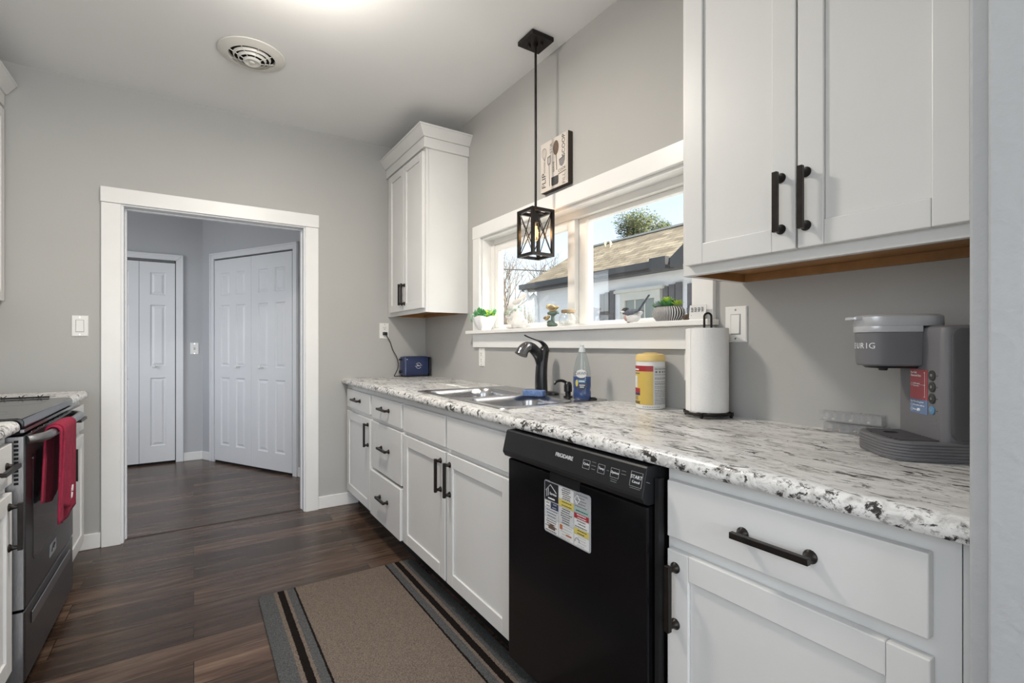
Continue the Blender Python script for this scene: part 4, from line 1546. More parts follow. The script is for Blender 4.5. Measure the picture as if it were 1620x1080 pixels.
m.tube(smooth_path([(ec[0] - .027, ec[1], ec[2] - .004), (ec[0] - .014, ec[1], ec[2] - .003), (ec[0] - .006, ec[1], ec[2] + .010), (ec[0] - .006, ec[1], ec[2] - .005),
      (ec[0] + .001, ec[1], ec[2] + .003), (ec[0] + .006, ec[1], ec[2] - .005), (ec[0] + .013, ec[1], ec[2] + .002), (ec[0] + .028, ec[1], ec[2] + .003)], 4), .0015, 6)
obj('round_emblem', m, 'print_white', tb)
m = MB(); m.ball((X0 + .026, Y0 - .0002, 1.046), (.004, .001, .003), 8); obj('indicator', m, 'print_white', tb)
m = MB()
cord = smooth_path([(1.206, E - .022, 1.236), (1.222, E - .026, 1.218), (1.245, E - .03, 1.175), (1.262, E - .032, 1.12), (1.285, E - .04, 1.075), (1.298, E - .05, 1.03), (1.298, E - .05, .985),
        (1.282, E - .05, .945), (1.268, E - .052, .9205), (1.290, E - .05, .918), (1.33, E - .045, .918), (1.37, E - .028, .918)], 6)
m.tube(cord, .0032, 8)
obj('cord', m, 'black_matte', t, smooth=60)
m = MB(); m.box(1.192, 1.224, E - .030, E - .0085, 1.228, 1.252)
obj('plug', m, 'black_matte', t, bevel=.004)

# coffee maker: turned about 45 degrees in the right corner
A0 = Vector((1.288, .354, .914)); kw = Vector((.704, .71, 0)).normalized(); kf = Vector((-kw.y, kw.x, 0))
def K(w_, f_, z_): return A0 + kw * w_ + kf * f_ + Vector((0, 0, z_))
t = thing('coffee_maker', 'grey single-serve pod coffee maker at the right end of the countertop', 'coffee maker', tuple(K(.083, -.03, 0)))
def base_out(g, z):
    pts = rrect(-.006 + g, .173 - g, -.145 + g, .096 - g, .0499 - g, z, 8)
    # square the two rear corners
    return [K(p[0], p[1], z) for p in pts]
m = MB()
rings = [base_out(.004, .0008), base_out(.001, .002)]
for i in range(6):
    z = .004 + i * .0062
    rings += [base_out(.0018, z), base_out(0, z + .0012), base_out(0, z + .0048), base_out(.0018, z + .0060)]
rings += [base_out(.002, .0415)]
m.loft(rings)
kb = obj('base', m, 'keurig_grey', t, smooth=30)
m = MB()
for i in range(12):
    w_ = .012 + i * .0122
    d = .092 - .03 * max(0, abs(w_ + .004 - .083) / .083 - .35) ** 1.6
    p = [K(w_, .002, .0418), K(w_ + .0085, .002, .0418), K(w_ + .0085, d - .010, .0418), K(w_, d - .010, .0418)]
    m.loft([p, [v + Vector((0, 0, .0022)) for v in p]])
obj('drip_grille', m, 'keurig_dark', kb)
m = MB(); q = [K(.105 + .014 * math.cos(2 * math.pi * k / 16), .045 + .014 * math.sin(2 * math.pi * k / 16), .0441) for k in range(16)]
m.loft([q, [v + Vector((0, 0, .0004)) for v in q]]); obj('drain_hole', m, 'void_black', kb)
m = MB()
def col(g, z): return [K(p[0], p[1], z) for p in rrect(0 + g, .168 - g, -.14 + g, 0 - g, .016, z, 6)]
m.loft([col(0, .0416), col(0, .268), col(.004, .279), col(.012, .2835)])
kc = obj('column', m, 'keurig_grey', t, smooth=35)
# water tank on the near side
m = MB()
def side(f0, f1, z0, z1, r, w_):
    return [K(w_, p[0], p[1]) for p in rrect(f0, f1, z0, z1, r, 0, 6)]
m.loft([side(-.138, -.013, .046, .276, .016, .001), side(-.138, -.013, .046, .276, .016, -.004), side(-.134, -.017, .050, .272, .014, -.006)])
obj('water_tank', m, 'keurig_dark', t, smooth=35)
# brew head
def head(g, z, w0=.070, w1=.162, dep=.106):
    pts = []
    wc, hw = (w0 + w1) / 2, (w1 - w0) / 2 - g
    pts.append(K(wc + hw, .0005, z))
    for k in range(0, 25):
        a = math.pi * k / 24
        ca_, sa_ = math.cos(a), math.sin(a)
        pts.append(K(wc + hw * math.copysign(abs(ca_) ** .8, ca_), .052 + (dep - .052 - g) * abs(sa_) ** .8, z))
    pts.append(K(wc - hw, .0005, z))
    return pts
m = MB(); m.loft([head(.004, .1955), head(.001, .199), head(0, .215), head(-.001, .2705)])
kh = obj('brew_head', m, 'keurig_grey', t, smooth=35)
m = MB(); m.loft([head(.018, .190), head(.012, .1954)]); obj('outlet_plate', m, 'black_matte', kh)
m = MB(); q0 = K(.116, .055, .184); m.lathe([(.008, 0), (.010, .006)], tuple(q0), 16); obj('spout', m, 'black_matte', kh)
m = MB()
def lid(g, z):
    pts = []
    wc, hw = .116, .0485 - g
    for k in range(0, 25):
        a = math.pi * k / 24
        pts.append(K(wc + hw * math.copysign(abs(math.cos(a)) ** .8, math.cos(a)), .052 + (.058 - g) * abs(math.sin(a)) ** .8, z))
    for k in range(0, 13):
        a = math.pi + math.pi * k / 12
        pts.append(K(wc + hw * math.copysign(abs(math.cos(a)) ** .6, math.cos(a)), -.01 + (.045 - g) * math.sin(a), z))
    return pts
m.loft([lid(.001, .2846), lid(-.0005, .287), lid(0, .306), lid(.006, .3105)])
m.loft([head(.001, .2712, .0675, .1645, .110), head(-.0003, .2735, .0675, .1645, .110), head(0, .2845, .0675, .1645, .110)])
kl = obj('lid', m, 'keurig_silver', t, smooth=40)
m = MB()
q = [(p[0], p[1]) for p in rrect(.094, .138, .098, .128, .012, 0, 6)]
m.loft([[K(p[0], p[1], .3005) for p in q], [K(p[0], p[1], .306) for p in q]])
obj('lid_tab', m, 'keurig_silver', kl, smooth=40)
# brand lettering wraps the rounded head: each letter set tangent to it
rad = .062
for i, ch in enumerate('KEURIG'):
    a = math.pi * (.60 - .062 * (5 - i))
    a = math.radians(118 - 13.5 * i)
    hw = .046
    def hp(an): return K(.116 + hw * math.copysign(abs(math.cos(an)) ** .8, math.cos(an)), .052 + .054 * abs(math.sin(an)) ** .8, .240)
    # seen from the front the word runs from the far side to the near side
    an = math.radians(62 + 14.5 * i)
    p = hp(an); tg = (hp(an + .03) - hp(an - .03)).normalized()
    nrm = tg.cross(Vector((0, 0, 1)))
    nrm = Vector((tg.y, -tg.x, 0))
    if nrm.dot(p - K(.116, .02, .24)) < 0: nrm = -nrm
    text('lettering', ch, p + nrm * .0006, tg, (0, 0, 1), .0185, 'print_white', kh)
# sticker and buttons on the column front
def kq(w0, w1, z0, z1, d): return [K(w1, d, z0), K(w0, d, z0), K(w0, d, z1), K(w1, d, z1)]
def kplate(w0, w1, z0, z1, d, th, mt, nm, par):
    mm = MB(); a_ = kq(w0, w1, z0, z1, d); mm.loft([a_, [v + kf * th for v in a_]]); return obj(nm, mm, mt, par)
st = kplate(.0525, .1145, .122, .188, .0003, .0006, 'sticker_red', 'sticker', kc)
sb = kplate(.0525, .1145, .091, .1218, .0003, .0006, 'sticker_blue', 'sticker', kc)
kx = -kw
text('lettering', 'For Full-', K(.112, .0012, .181), kx, (0, 0, 1), .0068, 'print_white', st, 'LEFT')
text('lettering', 'Flavored Hot:', K(.112, .0012, .1745), kx, (0, 0, 1), .0068, 'print_white', st, 'LEFT')
text('lettering', 'Select your', K(.102, .0012, .157), kx, (0, 0, 1), .005, 'print_white', st, 'LEFT')
text('lettering', 'brew size', K(.102, .0012, .152), kx, (0, 0, 1), .005, 'print_white', st, 'LEFT')
text('lettering', 'For Refreshing Iced:', K(.112, .0012, .1165), kx, (0, 0, 1), .0058, 'print_white', sb, 'LEFT')
text('lettering', 'Fill tumbler with ice', K(.103, .0012, .109), kx, (0, 0, 1), .005, 'print_white', sb, 'LEFT')
text('lettering', 'Press', K(.103, .0012, .099), kx, (0, 0, 1), .005, 'print_white', sb, 'LEFT')
m = MB()
def kring(w_, z_, r): return [K(w_ + r * math.cos(2 * math.pi * k / 16), .0012, z_ + r * math.sin(2 * math.pi * k / 16)) for k in range(17)]
m.tube(kring(.108, .1545, .0035), .0003, 5)
m.tube([K(.062, .0012, .182), K(.062, .0012, .129)], .0004, 5); m.tube([K(.062, .0012, .1545), K(.080, .0012, .1545)], .0004, 5)
for z_ in (.182, .1545, .129): m.ball(tuple(K(.062, .0012, z_)), .0014, 8)
obj('print', m, 'print_white', st)
m = MB()
for z_ in (.109, .099): m.tube(kring(.108, z_, .0035), .0003, 5)
m.ball(tuple(K(.082, .0008, .099)), .0044, 10)
obj('print', m, 'print_white', sb)
for i, z_ in enumerate((.1775, .153, .1285, .1035)):
    mm = MB(); r = .0108 if i < 3 else .0092
    def kd(r_, d): return [K(.037 + r_ * math.cos(2 * math.pi * k / 24), d, z_ + r_ * math.sin(2 * math.pi * k / 24)) for k in range(24)]
    mm.loft([kd(r, .0003), kd(r, .002), kd(r - .0015, .0028)])
    b_ = obj('button', mm, 'button_grey' if i < 3 else 'button_blue', kc, smooth=40)
    text('lettering', ('10', '8', '6', '')[i] or 'o', K(.037, .0031, z_), kx, (0, 0, 1), .008, 'print_silver', b_)
    mm = MB(); mm.ball(tuple(K(.0215, .0003, z_)), .0010, 8); obj('indicator', mm, 'void_black', kc)
m = MB()
for z_ in (.0845, .0745):
    a_ = kq(.024, .046, z_ - .0007, z_ + .0007, .0003); m.loft([a_, [v + kf * .0003 for v in a_]])
obj('print', m, 'print_grey', kc)

# two clear pill organisers stacked by the wall
for i, (z_, sh_, lb) in enumerate(((.9145, .010, 'clear plastic pill organiser lying on the countertop under another one'),
                                   (.9145 + .0292, 0, 'clear plastic pill organiser stacked on top, behind the coffee maker'))):
    ox, oy = 1.506, .610 - sh_
    t = thing('pill_organizer', lb, 'pill box', (ox, oy, z_), math.radians(3), group='pill organisers beside the coffee maker')
    t.scale = (1.1, 1, 1.2)
    m = MB()
    L2 = .073
    wl = .0015
    m.box(-.016, .016, -L2, L2, 0, .002)
    m.box(-.016, -.016 + wl, -L2, L2, .002, .019); m.box(.016 - wl, .016, -L2, L2, .002, .019)
    for k in range(8):
        y = -L2 + k * (2 * L2 - wl) / 7
        m.box(-.016 + wl, .016 - wl, y, y + wl, .002, .019)
    obj('tray', m, 'clear_plastic', t, local=True)
    for k in range(7):
        y = -L2 + (k + .5) * 2 * L2 / 7
        mm = MB(); mm.box(-.0165, .0165, y - .0097, y + .0097, .0193, .0222); mm.box(-.0195, -.0165, y - .004, y + .004, .0193, .0215)
        l_ = obj('lid', mm, 'clear_plastic', t, local=True)
        text('lettering', 'SMTWTFS'[6 - k], (0, y, .0223), (0, -1, 0), (1, 0, 0), .009, 'print_grey', l_, local=True)
    mm = MB()
    for k in range(7):
        if k in (1, 3, 5, 6):
            y = -L2 + (k + .5) * 2 * L2 / 7
            mm.ball((-.006, y, .005), (.004, .005, .0028), 10)
    obj('tablets', mm, 'pill_white' if i else 'pill_tan', t, local=True)

# ================================================================== WALL PLATES
def plate(name, label, cat, loc, n, up=(0, 0, 1), w_=.072, h_=.117, kind='rocker', outlets=None):
    """cover plate; n = outward normal"""
    t = thing(name, label, cat, loc)
    n = Vector(n).normalized(); u = Vector((0, 0, 1)).cross(n)
    o_ = Vector(loc)
    def P(a, b, d): return o_ + u * a + Vector((0, 0, b)) + n * d
    def slabm(a0, a1, b0, b1, d0, d1, ch=.0015):
        m = MB()
        def R(g, d): return [P(a0 + g, b0 + g, d), P(a1 - g, b0 + g, d), P(a1 - g, b1 - g, d), P(a0 + g, b1 - g, d)]
        m.loft([R(0, d0), R(0, d1 - ch), R(ch, d1)])
        return m
    obj('cover_plate', slabm(-w_ / 2, w_ / 2, -h_ / 2, h_ / 2, .0002, .0065, .003), 'plate_white', t)
    for s in (-1, 1):
        m = MB(); q = [P(.0032 * math.cos(k * math.pi / 6), s * .0485 + .0032 * math.sin(k * math.pi / 6), .0066) for k in range(12)]
        m.loft([q, [v + n * .0008 for v in q]])
        obj('screw', m, 'chrome', t)
    if kind == 'rocker':
        obj('bezel', slabm(-.0185, .0185, -.0345, .0345, .0066, .0076, .0008), 'print_silver', t)
        m = MB()
        a = .0155
        m.loft([[P(-a, -.0315, .0077), P(a, -.0315, .0077), P(a, .0315, .0077), P(-a, .0315, .0077)],
                [P(-a, -.0315, .0115), P(a, -.0315, .0115), P(a, .0315, .0085), P(-a, .0315, .0085)]])
        obj('rocker', m, 'plate_white', t, bevel=.0008)
    if kind == 'toggle':
        obj('bezel', slabm(-.0075, .0075, -.0135, .0135, .0066, .0072, .0004), 'print_silver', t)
        m = MB(); m.loft([[P(-.005, -.004, .007), P(.005, -.004, .007), P(.005, .006, .007), P(-.005, .006, .007)], [P(-.004, .006, .019), P(.004, .006, .019), P(.004, .011, .017), P(-.004, .011, .017)]])
        obj('toggle', m, 'plate_white', t)
    if kind == 'outlet':
        for s in (1, -1):
            ob = obj('receptacle', slabm(-.017, .017, s * .0195 - .0145, s * .0195 + .0145, .0066, .0086, .002), 'plate_white', t)
            m = MB()
            for a0, b0, ww, hh in ((-.0065, .004, .0022, .0085), (.0065, .004, .0022, .007), (0, -.0075, .005, .005)):
                q = [P(a0 - ww / 2, s * .0195 + b0 - hh / 2, .0087), P(a0 + ww / 2, s * .0195 + b0 - hh / 2, .0087), P(a0 + ww / 2, s * .0195 + b0 + hh / 2, .0087), P(a0 - ww / 2, s * .0195 + b0 + hh / 2, .0087)]
                m.loft([q, [v + n * .0003 for v in q]])
            obj('slots', m, 'void_black', ob)
    return t


plate('light_switch', 'white rocker light switch on the end wall left of the doorway', 'light switch', (-.5355, E, 1.262), (0, -1, 0))
plate('wall_outlet', 'white wall outlet on the end wall with the black toaster plug in it', 'outlet', (1.207, E, 1.261), (0, -1, 0), kind='outlet')
plate('light_switch', 'large white rocker switch on the window wall above the paper towels', 'light switch', (W, .970, 1.226), (-1, 0, 0), w_=.079, h_=.121)
plate('wall_outlet', 'white outlet cover on the window wall partly hidden by the paper towel roll', 'outlet', (W, 1.141, 1.081), (-1, 0, 0), kind='rocker')
plate('wall_outlet', 'narrow white outlet cover below the left end of the window apron', 'outlet', (W, 2.712, 1.078), (-1, 0, 0), w_=.070, kind='outlet')
plate('light_switch', 'white toggle light switch on the hallway wall between the closet doors', 'light switch', (.006, 5.85, 1.118), (0, -1, 0), kind='toggle')

# ================================================================== CEILING VENT AND LAMPS
vx, vy = .252, 2.842
t = thing('ceiling_vent', 'round cream ceiling air diffuser with concentric rings', 'vent', (vx, vy, CEIL))
m = MB()
m.lathe([(.150, -.0005), (.156, -.003), (.155, -.008), (.140, -.013), (.116, -.020), (.108, -.021), (.106, -.012), (.106, -.0005)], (vx, vy, CEIL), 64, cap0=False, cap1=False)
obj('flange', m, 'vent_cream', t, smooth=40)
m = MB(); m.lathe([(.1055, -.0006), (.1055, -.0012)], (vx, vy, CEIL), 48)
obj('duct', m, 'void_black', t)
for r, z in ((.083, -.027), (.062, -.036)):
    mm = MB(); mm.loft([[(vx + q * math.cos(2 * math.pi * k / 56), vy + q * math.sin(2 * math.pi * k / 56), CEIL + zz) for k in range(56)] for q, zz in ((r + .005, z + .013), (r, z), (r - .003, z), (r + .0025, z + .013), (r + .005, z + .013))], False, False)
    obj('ring', mm, 'vent_cream', t, smooth=30)
m = MB(); m.lathe([(.006, -.034), (.041, -.034), (.041, -.044), (.037, -.047), (.026, -.042), (.012, -.042), (.011, -.048), (.004, -.049)], (vx, vy, CEIL), 48)
obj('centre_cone', m, 'vent_cream', t, smooth=35)
for k in range(8):
    a = 2 * math.pi * k / 8 + .2
    m = MB(); m.tube([(vx + .04 * math.cos(a), vy + .04 * math.sin(a), CEIL - .036), (vx + .1065 * math.cos(a), vy + .1065 * math.sin(a), CEIL - .014)], .0022, 6)
    obj('spoke', m, 'vent_cream', t)

lx, ly = .33, 1.96
t = thing('ceiling_lamp', 'round flush ceiling lamp just above the top of the view', 'ceiling lamp', (lx, ly, CEIL))
m = MB(); m.lathe([(.165, -.0005), (.17, -.012), (.165, -.022)], (lx, ly, CEIL), 48); obj('lamp_base', m, 'chrome', t, smooth=40)
m = MB(); m.lathe([(.155, -.0225), (.150, -.045), (.12, -.07), (.07, -.084), (.01, -.088)], (lx, ly, CEIL), 48); obj('lamp_shade', m, 'lamp_glow', t, smooth=60)
light('ceiling_lamp_light', 'POINT', (lx, ly, CEIL - .19), 12, (1.0, .92, .82), shadow_soft_size=.08)
light('ceiling_lamp_downlight', 'AREA', (lx, ly, CEIL - .10), 27, (1.0, .92, .82), target=(lx, ly, 0), shape='DISK', size=.26)

# pendant lantern over the sink
px, py = 1.407, 1.945
t = thing('pendant_light', 'black open lantern pendant with a glowing bulb hanging before the window', 'pendant lamp', (px, py, CEIL))
m = MB(); m.box(px - .064, px + .064, py - .064, py + .064, CEIL - .022, CEIL - .0005)
ca = obj('canopy', m, 'dark_bronze', t, bevel=.003)
for s in (-1, 1):
    m = MB(); m.lathe([(.006, -.0300), (.006, -.0222)], (px + s * .022, py - s * .022, CEIL), 12); m.ball((px + s * .022, py - s * .022, CEIL - .031), .007, 10); obj('canopy_nut', m, 'dark_bronze', ca, smooth=50)
m = MB(); m.lathe([(.012, -.035), (.012, -.0222)], (px, py, CEIL), 16); m.tube([(px, py, CEIL - .034), (px, py, 1.812)], .0062, 12)
obj('rod', m, 'dark_bronze', t, smooth=40)
h, b, z0, z1 = .066, .0145, 1.585, 1.814
m = MB()
for sx in (-1, 1):
    for sy in (-1, 1):
        x, y = px + sx * (h - b / 2), py + sy * (h - b / 2)
        m.box(x - b / 2, x + b / 2, y - b / 2, y + b / 2, z0, z1)
for z in (z0, z1 - b):
    for s in (-1, 1):
        x = px + s * (h - b / 2); m.box(x - b / 2, x + b / 2, py - h + b, py + h - b, z, z + b)
        y = py + s * (h - b / 2); m.box(px - h + b, px + h - b, y - b / 2, y + b / 2, z, z + b)
m.box(px - h + b, px + h - b, py - .007, py + .007, z1 - .010, z1 - .002); m.box(px - .007, px + .007, py - h + b, py + h - b, z1 - .0095, z1 - .0025)
obj('lantern_frame', m, 'dark_bronze', t)
for axis in 'xy':
    for s in (-1, 1):
        m = MB()
        o_ = s * (h - b / 2)
        for d in (-1, 1):
            p, q = (-(h - b) * d, z0 + b), ((h - b) * d, z1 - b)
            e = .0012 * d
            if axis == 'x': m.tube([(px + o_ + e, py + p[0], p[1]), (px + o_ + e, py + q[0], q[1])], .0024, 6)
            else: m.tube([(px + p[0], py + o_ + e, p[1]), (px + q[0], py + o_ + e, q[1])], .0024, 6)
        obj('cross_brace', m, 'dark_bronze', t)
m = MB(); m.lathe([(.010, .050), (.018, .046), (.018, .006), (.014, 0)], (px, py, 1.756), 20)
so = obj('socket', m, 'black_matte', t, smooth=40)
m = MB(); m.lathe([(.013, -.0005), (.014, -.012), (.021, -.035), (.026, -.06), (.024, -.078), (.015, -.092), (.004, -.097)], (px, py, 1.756), 28, cap0=False)
bu = obj('bulb', m, 'bulb_glass', t, smooth=60)
for k in range(6):
    a = 2 * math.pi * k / 6
    m = MB(); m.tube([(px + .006 * math.cos(a), py + .006 * math.sin(a), 1.738), (px + .011 * math.cos(a), py + .011 * math.sin(a), 1.685)], .0013, 6)
    obj('filament', m, 'filament', bu)
light('pendant_bulb_light', 'POINT', (px, py, 1.71), 0.8, (1.0, .62, .30), shadow_soft_size=.02)

# ================================================================== SIGN
sx = W - .030
t = thing('kitchen_sign', 'small square utensil sign with lettering hung above the window', 'sign', (W, 1.935, 2.067))
m = MB(); m.box(sx + .002, W - .0005, 1.825, 2.045, 1.940, 2.193); obj('wood_block', m, 'sign_edge', t)
m = MB(); m.box(sx, sx + .0018, 1.826, 2.044, 1.941, 2.192); sf = obj('sign_face', m, 'sign_board', t)
fxs = sx - .0003
def S(u, v): return (fxs, 2.044 - u, 1.941 + v)     # u from the left edge, v up (m)
UPX, LFT = (0, 0, 1), (0, 1, 0)
for body, u, v, size, mt in (('FLIP', .028, .058, .046, 'print_black'), ('WHISK', .033, .126, .020, 'sign_grey'), ('STIR', .088, .208, .028, 'sign_grey'), ('SERVE', .108, .108, .020, 'stump_green'),
                             ('SCOOP', .186, .192, .033, 'print_black'), ('FILL', .190, .030, .032, 'sign_grey')):
    text('lettering', body, S(u, v), UPX, LFT, size, mt, sf)
text('lettering', 'COOK', S(.174, .0775), (0, -1, .12), (0, .12, 1), .020, 'sign_dark', sf)
def flat(name, pts, mt):
    mm = MB(); a_ = [Vector(S(*p)) for p in pts]; mm.loft([a_, [v + Vector((-.0006, 0, 0)) for v in a_]]); return obj(name, mm, mt, sf)
def ell(u, v, ru, rv, n=24, a0=0): return [(u + ru * math.cos(2 * math.pi * k / n), v + rv * math.sin(2 * math.pi * k / n)) for k in range(n)]
def line(name, pts, r, mt):
    mm = MB(); mm.tube([Vector(S(*p)) + Vector((-.0004, 0, 0)) for p in pts], r, 6, flat=.5, up=(1, 0, 0)); return obj(name, mm, mt, sf)
flat('spoon_picture', ell(.126, .198, .022, .036), 'sign_brown'); line('spoon_picture', [(.128, .165), (.133, .085)], .0025, 'sign_brown')
flat('spatula_picture', [(.062, .128), (.080, .128), (.086, .140), (.084, .176), (.056, .170), (.056, .140)], 'sign_grey')
for d in (.064, .071, .078): line('spatula_picture', [(d, .136), (d, .165)], .0018, 'sign_board')
line('spatula_picture', [(.071, .130), (.075, .020)], .0022, 'sign_grey')
for d in (-1, -.4, .4, 1): line('whisk_picture', smooth_path([(.034, .158), (.030 + .020 * d, .192), (.028 + .014 * d, .218), (.028, .224)], 4), .0011, 'sign_grey')
flat('ladle_picture', [(.150, .128), (.196, .138), (.196, .118), (.188, .100), (.172, .092), (.156, .102)], 'sign_grey')
line('ladle_picture', [(.152, .129), (.196, .139)], .0022, 'sign_dark')
flat('cup_picture', [(.090, .058), (.146, .058), (.146, .022), (.140, .014), (.096, .014), (.090, .022)], 'sign_dark')
line('cup_picture', [(.146, .060), (.205, .066)], .0022, 'sign_brown')
line('sign_rule', [(.211, .012), (.211, .246)], .0007, 'sign_grey')

# ================================================================== WINDOW SILL THINGS
SZ = 1.2465
def leaf(m, base, dirv, ln, wd, curl=.3, mt=0, thick=.18):
    """a fleshy pointed leaf from base along dirv"""
    d = Vector(dirv).normalized(); s = d.cross(Vector((0, 0, 1)))
    s = s.normalized() if s.length > 1e-3 else Vector((1, 0, 0))
    u = s.cross(d)
    rings = []
    for t_, w_ in ((0, .35), (.25, .8), (.55, 1), (.8, .7), (.95, .25), (1.0, .04)):
        c = Vector(base) + d * (ln * t_) + u * (ln * curl * t_ * t_)
        rings.append([c + s * (wd * w_ * math.cos(2 * math.pi * k / 8)) + u * (wd * w_ * thick * math.sin(2 * math.pi * k / 8)) for k in range(8)])
    m.loft(rings, m=mt)

# white ribbed pot with trailing succulent, left end of the sill
ox, oy = 1.512, 2.635
t = thing('succulent_pot', 'white scalloped pot of trailing green succulents at the left end of the sill', 'potted plant', (ox, oy, SZ))
m = MB()
def petal(r, z, amp):
    return [(ox + (r + amp * abs(math.cos(4 * a))) * math.cos(a), oy + (r + amp * abs(math.cos(4 * a))) * math.sin(a), SZ + z + (.010 * abs(math.cos(2.5 * a)) if z > .06 else 0)) for a in [2 * math.pi * k / 64 for k in range(64)]]
m.loft([petal(.030, 0, .001), petal(.034, .004, .002), petal(.050, .030, .003), petal(.058, .052, .003), petal(.061, .068, .003), petal(.056, .068, .003), petal(.050, .050, .002), petal(.02, .046, .001)])
obj('pot', m, 'ceramic_white', t, smooth=50)
rr = random.Random(11)
for mt, n_, r0 in (('leaf_green', 60, .045), ('leaf_pale', 44, .05), ('leaf_lime', 16, .035)):
    m = MB()
    for k in range(n_):
        a = rr.uniform(0, 6.283)
        if mt == 'leaf_pale': cx, cy = rr.uniform(-.03, .03), rr.uniform(.02, .095)
        elif mt == 'leaf_lime': cx, cy = rr.uniform(-.02, .03), rr.uniform(-.055, -.03)
        else: cx, cy = rr.uniform(-.04, .04), rr.uniform(-.05, .05)
        bz_ = .068 + rr.uniform(0, .028) - (max(0, cy - .045) * .7 if mt == 'leaf_pale' else 0)
        leaf(m, (ox + cx, oy + cy, SZ + bz_), (math.cos(a), math.sin(a), rr.uniform(.1, 1.3)), rr.uniform(.026, .042), .0078, .25)
    obj('leaves', m, mt, t, smooth=60)

# rabbit figurine, sitting, facing left (towards +Y)
t = thing('rabbit_figurine', 'white rabbit figurine sitting on the sill with a small green garland', 'figurine', (1.525, 2.295, SZ))
rb = [((0, -.016, .038), (.028, .034, .038), (.3, 0, 0)), ((0, -.028, .024), (.032, .034, .025), (0, 0, 0)), ((0, .010, .064), (.021, .023, .036), (.30, 0, 0)),
      ((0, .030, .100), (.021, .026, .022), (0, 0, 0)), ((0, .048, .094), (.014, .017, .014), (0, 0, 0)), ((.0, .036, .022), (.013, .016, .030), (0, 0, 0)),
      ((-.012, .050, .052), (.009, .020, .009), (.3, 0, 0)), ((.012, .050, .052), (.009, .020, .009), (.3, 0, 0)),
      ((-.018, .030, .008), (.012, .028, .008), (0, 0, 0)), ((.018, .030, .008), (.012, .028, .008), (0, 0, 0)), ((0, -.070, .026), (.012, .012, .012), (0, 0, 0)),
      ((-.024, -.020, .022), (.012, .026, .022), (0, 0, 0)), ((.024, -.020, .022), (.012, .026, .022), (0, 0, 0))]
bd = blob('body', rb, 'rabbit_white', t, .0028, 4)
for s, rx in ((-1, .05), (1, .42)):
    m = MB()
    b0 = Vector((s * .010, .018, .112)); d = Vector((s * .10, -math.cos(rx), math.sin(rx))).normalized()
    sd = Vector((1, 0, 0)); up_ = sd.cross(d)
    rings = []
    for t_, w_, th_ in ((0, .005, .004), (.2, .009, .004), (.5, .013, .004), (.8, .010, .003), (.96, .004, .002), (1, .001, .001)):
        c = b0 + d * (.082 * t_)
        rings.append([c + up_ * (w_ * math.cos(2 * math.pi * k / 12)) + sd * (th_ * math.sin(2 * math.pi * k / 12)) for k in range(12)])
    m.loft(rings); obj('ear', m, 'rabbit_white', t, local=True, smooth=60)
m = MB()
for s in (-1, 1): m.ball((s * .0175, .044, .106), (.003, .004, .004), 10)
obj('eye', m, 'black_matte', t, local=True, smooth=60)
m = MB(); m.ball((0, .065, .094), (.004, .003, .003), 8); obj('nose', m, 'bird_pink', t, local=True, smooth=60)
m = MB()
for k in range(26):
    a = 2 * math.pi * k / 26
    leaf(m, (.026 * math.cos(a), .022 + .028 * math.sin(a), .078 - .010 * math.sin(a)), (math.cos(a) + rr.uniform(-.4, .4), math.sin(a) + rr.uniform(-.4, .4), rr.uniform(-.8, .3)), .016, .0038, .1)
obj('garland', m, 'leaf_pale', t, local=True, smooth=60)

# two yellow birds on a mossy stump
t = thing('bird_figurine', 'small figurine of two yellow birds on a green stump on the sill', 'figurine', (1.515, 1.952, SZ))
blob('stump', [((0, 0, .008), (.022, .026, .010), (0, 0, 0)), ((0, -.004, .030), (.008, .010, .030), (0, 0, 0)), ((0, -.006, .052), (.010, .022, .009), (0, 0, 0)), ((0, -.032, .056), (.007, .012, .006), (.5, 0, 0)),
               ((0, .018, .055), (.009, .012, .007), (0, 0, 0)), ((0, .014, .018), (.010, .018, .010), (0, 0, 0))], 'stump_green', t, .0022, 2)
def bird(name, c, s, par, mt, yaw=0):
    c = Vector(c)
    R = Matrix.Rotation(yaw, 3, 'Z')
    bl = [(c + R @ Vector((0, 0, 0)) * s, (.011 * s, .024 * s, .013 * s), (.12, 0, yaw)), (c + R @ Vector((0, .022, .007)) * s, (.010 * s, .011 * s, .010 * s), (0, 0, yaw)), (c + R @ Vector((0, -.024, .001)) * s, (.006 * s, .020 * s, .005 * s), (-.12, 0, yaw))]
    b_ = blob(name, bl, mt, par, .0016, 3)
    m = MB(); p = c + R @ Vector((0, .032, .006)) * s
    q = c + R @ Vector((0, .041, .004)) * s
    m.tube([p, q], [.0035 * s, .0006], 8); obj('beak', m, 'bird_black', b_, local=True)
    m = MB()
    for e in (-1, 1): m.ball(tuple(c + R @ Vector((e * .0085, .025, .010)) * s), .0017 * s, 8)
    obj('eye', m, 'bird_black', b_, local=True)
    for e in (-1, 1):
        m = MB()
        rings = []
        for t_, w_ in ((0, .3), (.3, 1), (.65, .8), (1, .08)):
            cc = c + R @ Vector((e * (.0105 - .003 * t_), .010 - .040 * t_, .004 - .004 * t_)) * s
            rings.append([cc + R @ Vector((e * .0022 * math.sin(2 * math.pi * k / 10), 0, .0085 * w_ * math.cos(2 * math.pi * k / 10))) * s for k in range(10)])
        m.loft(rings); obj('wing', m, 'cork', b_, local=True, smooth=60)
    return b_
bird('bird', (0, .000, .073), 1.12, t, 'bird_yellow', -.1)
bird('bird', (-.010, .024, .035), .74, t, 'bird_yellow', 2.9)

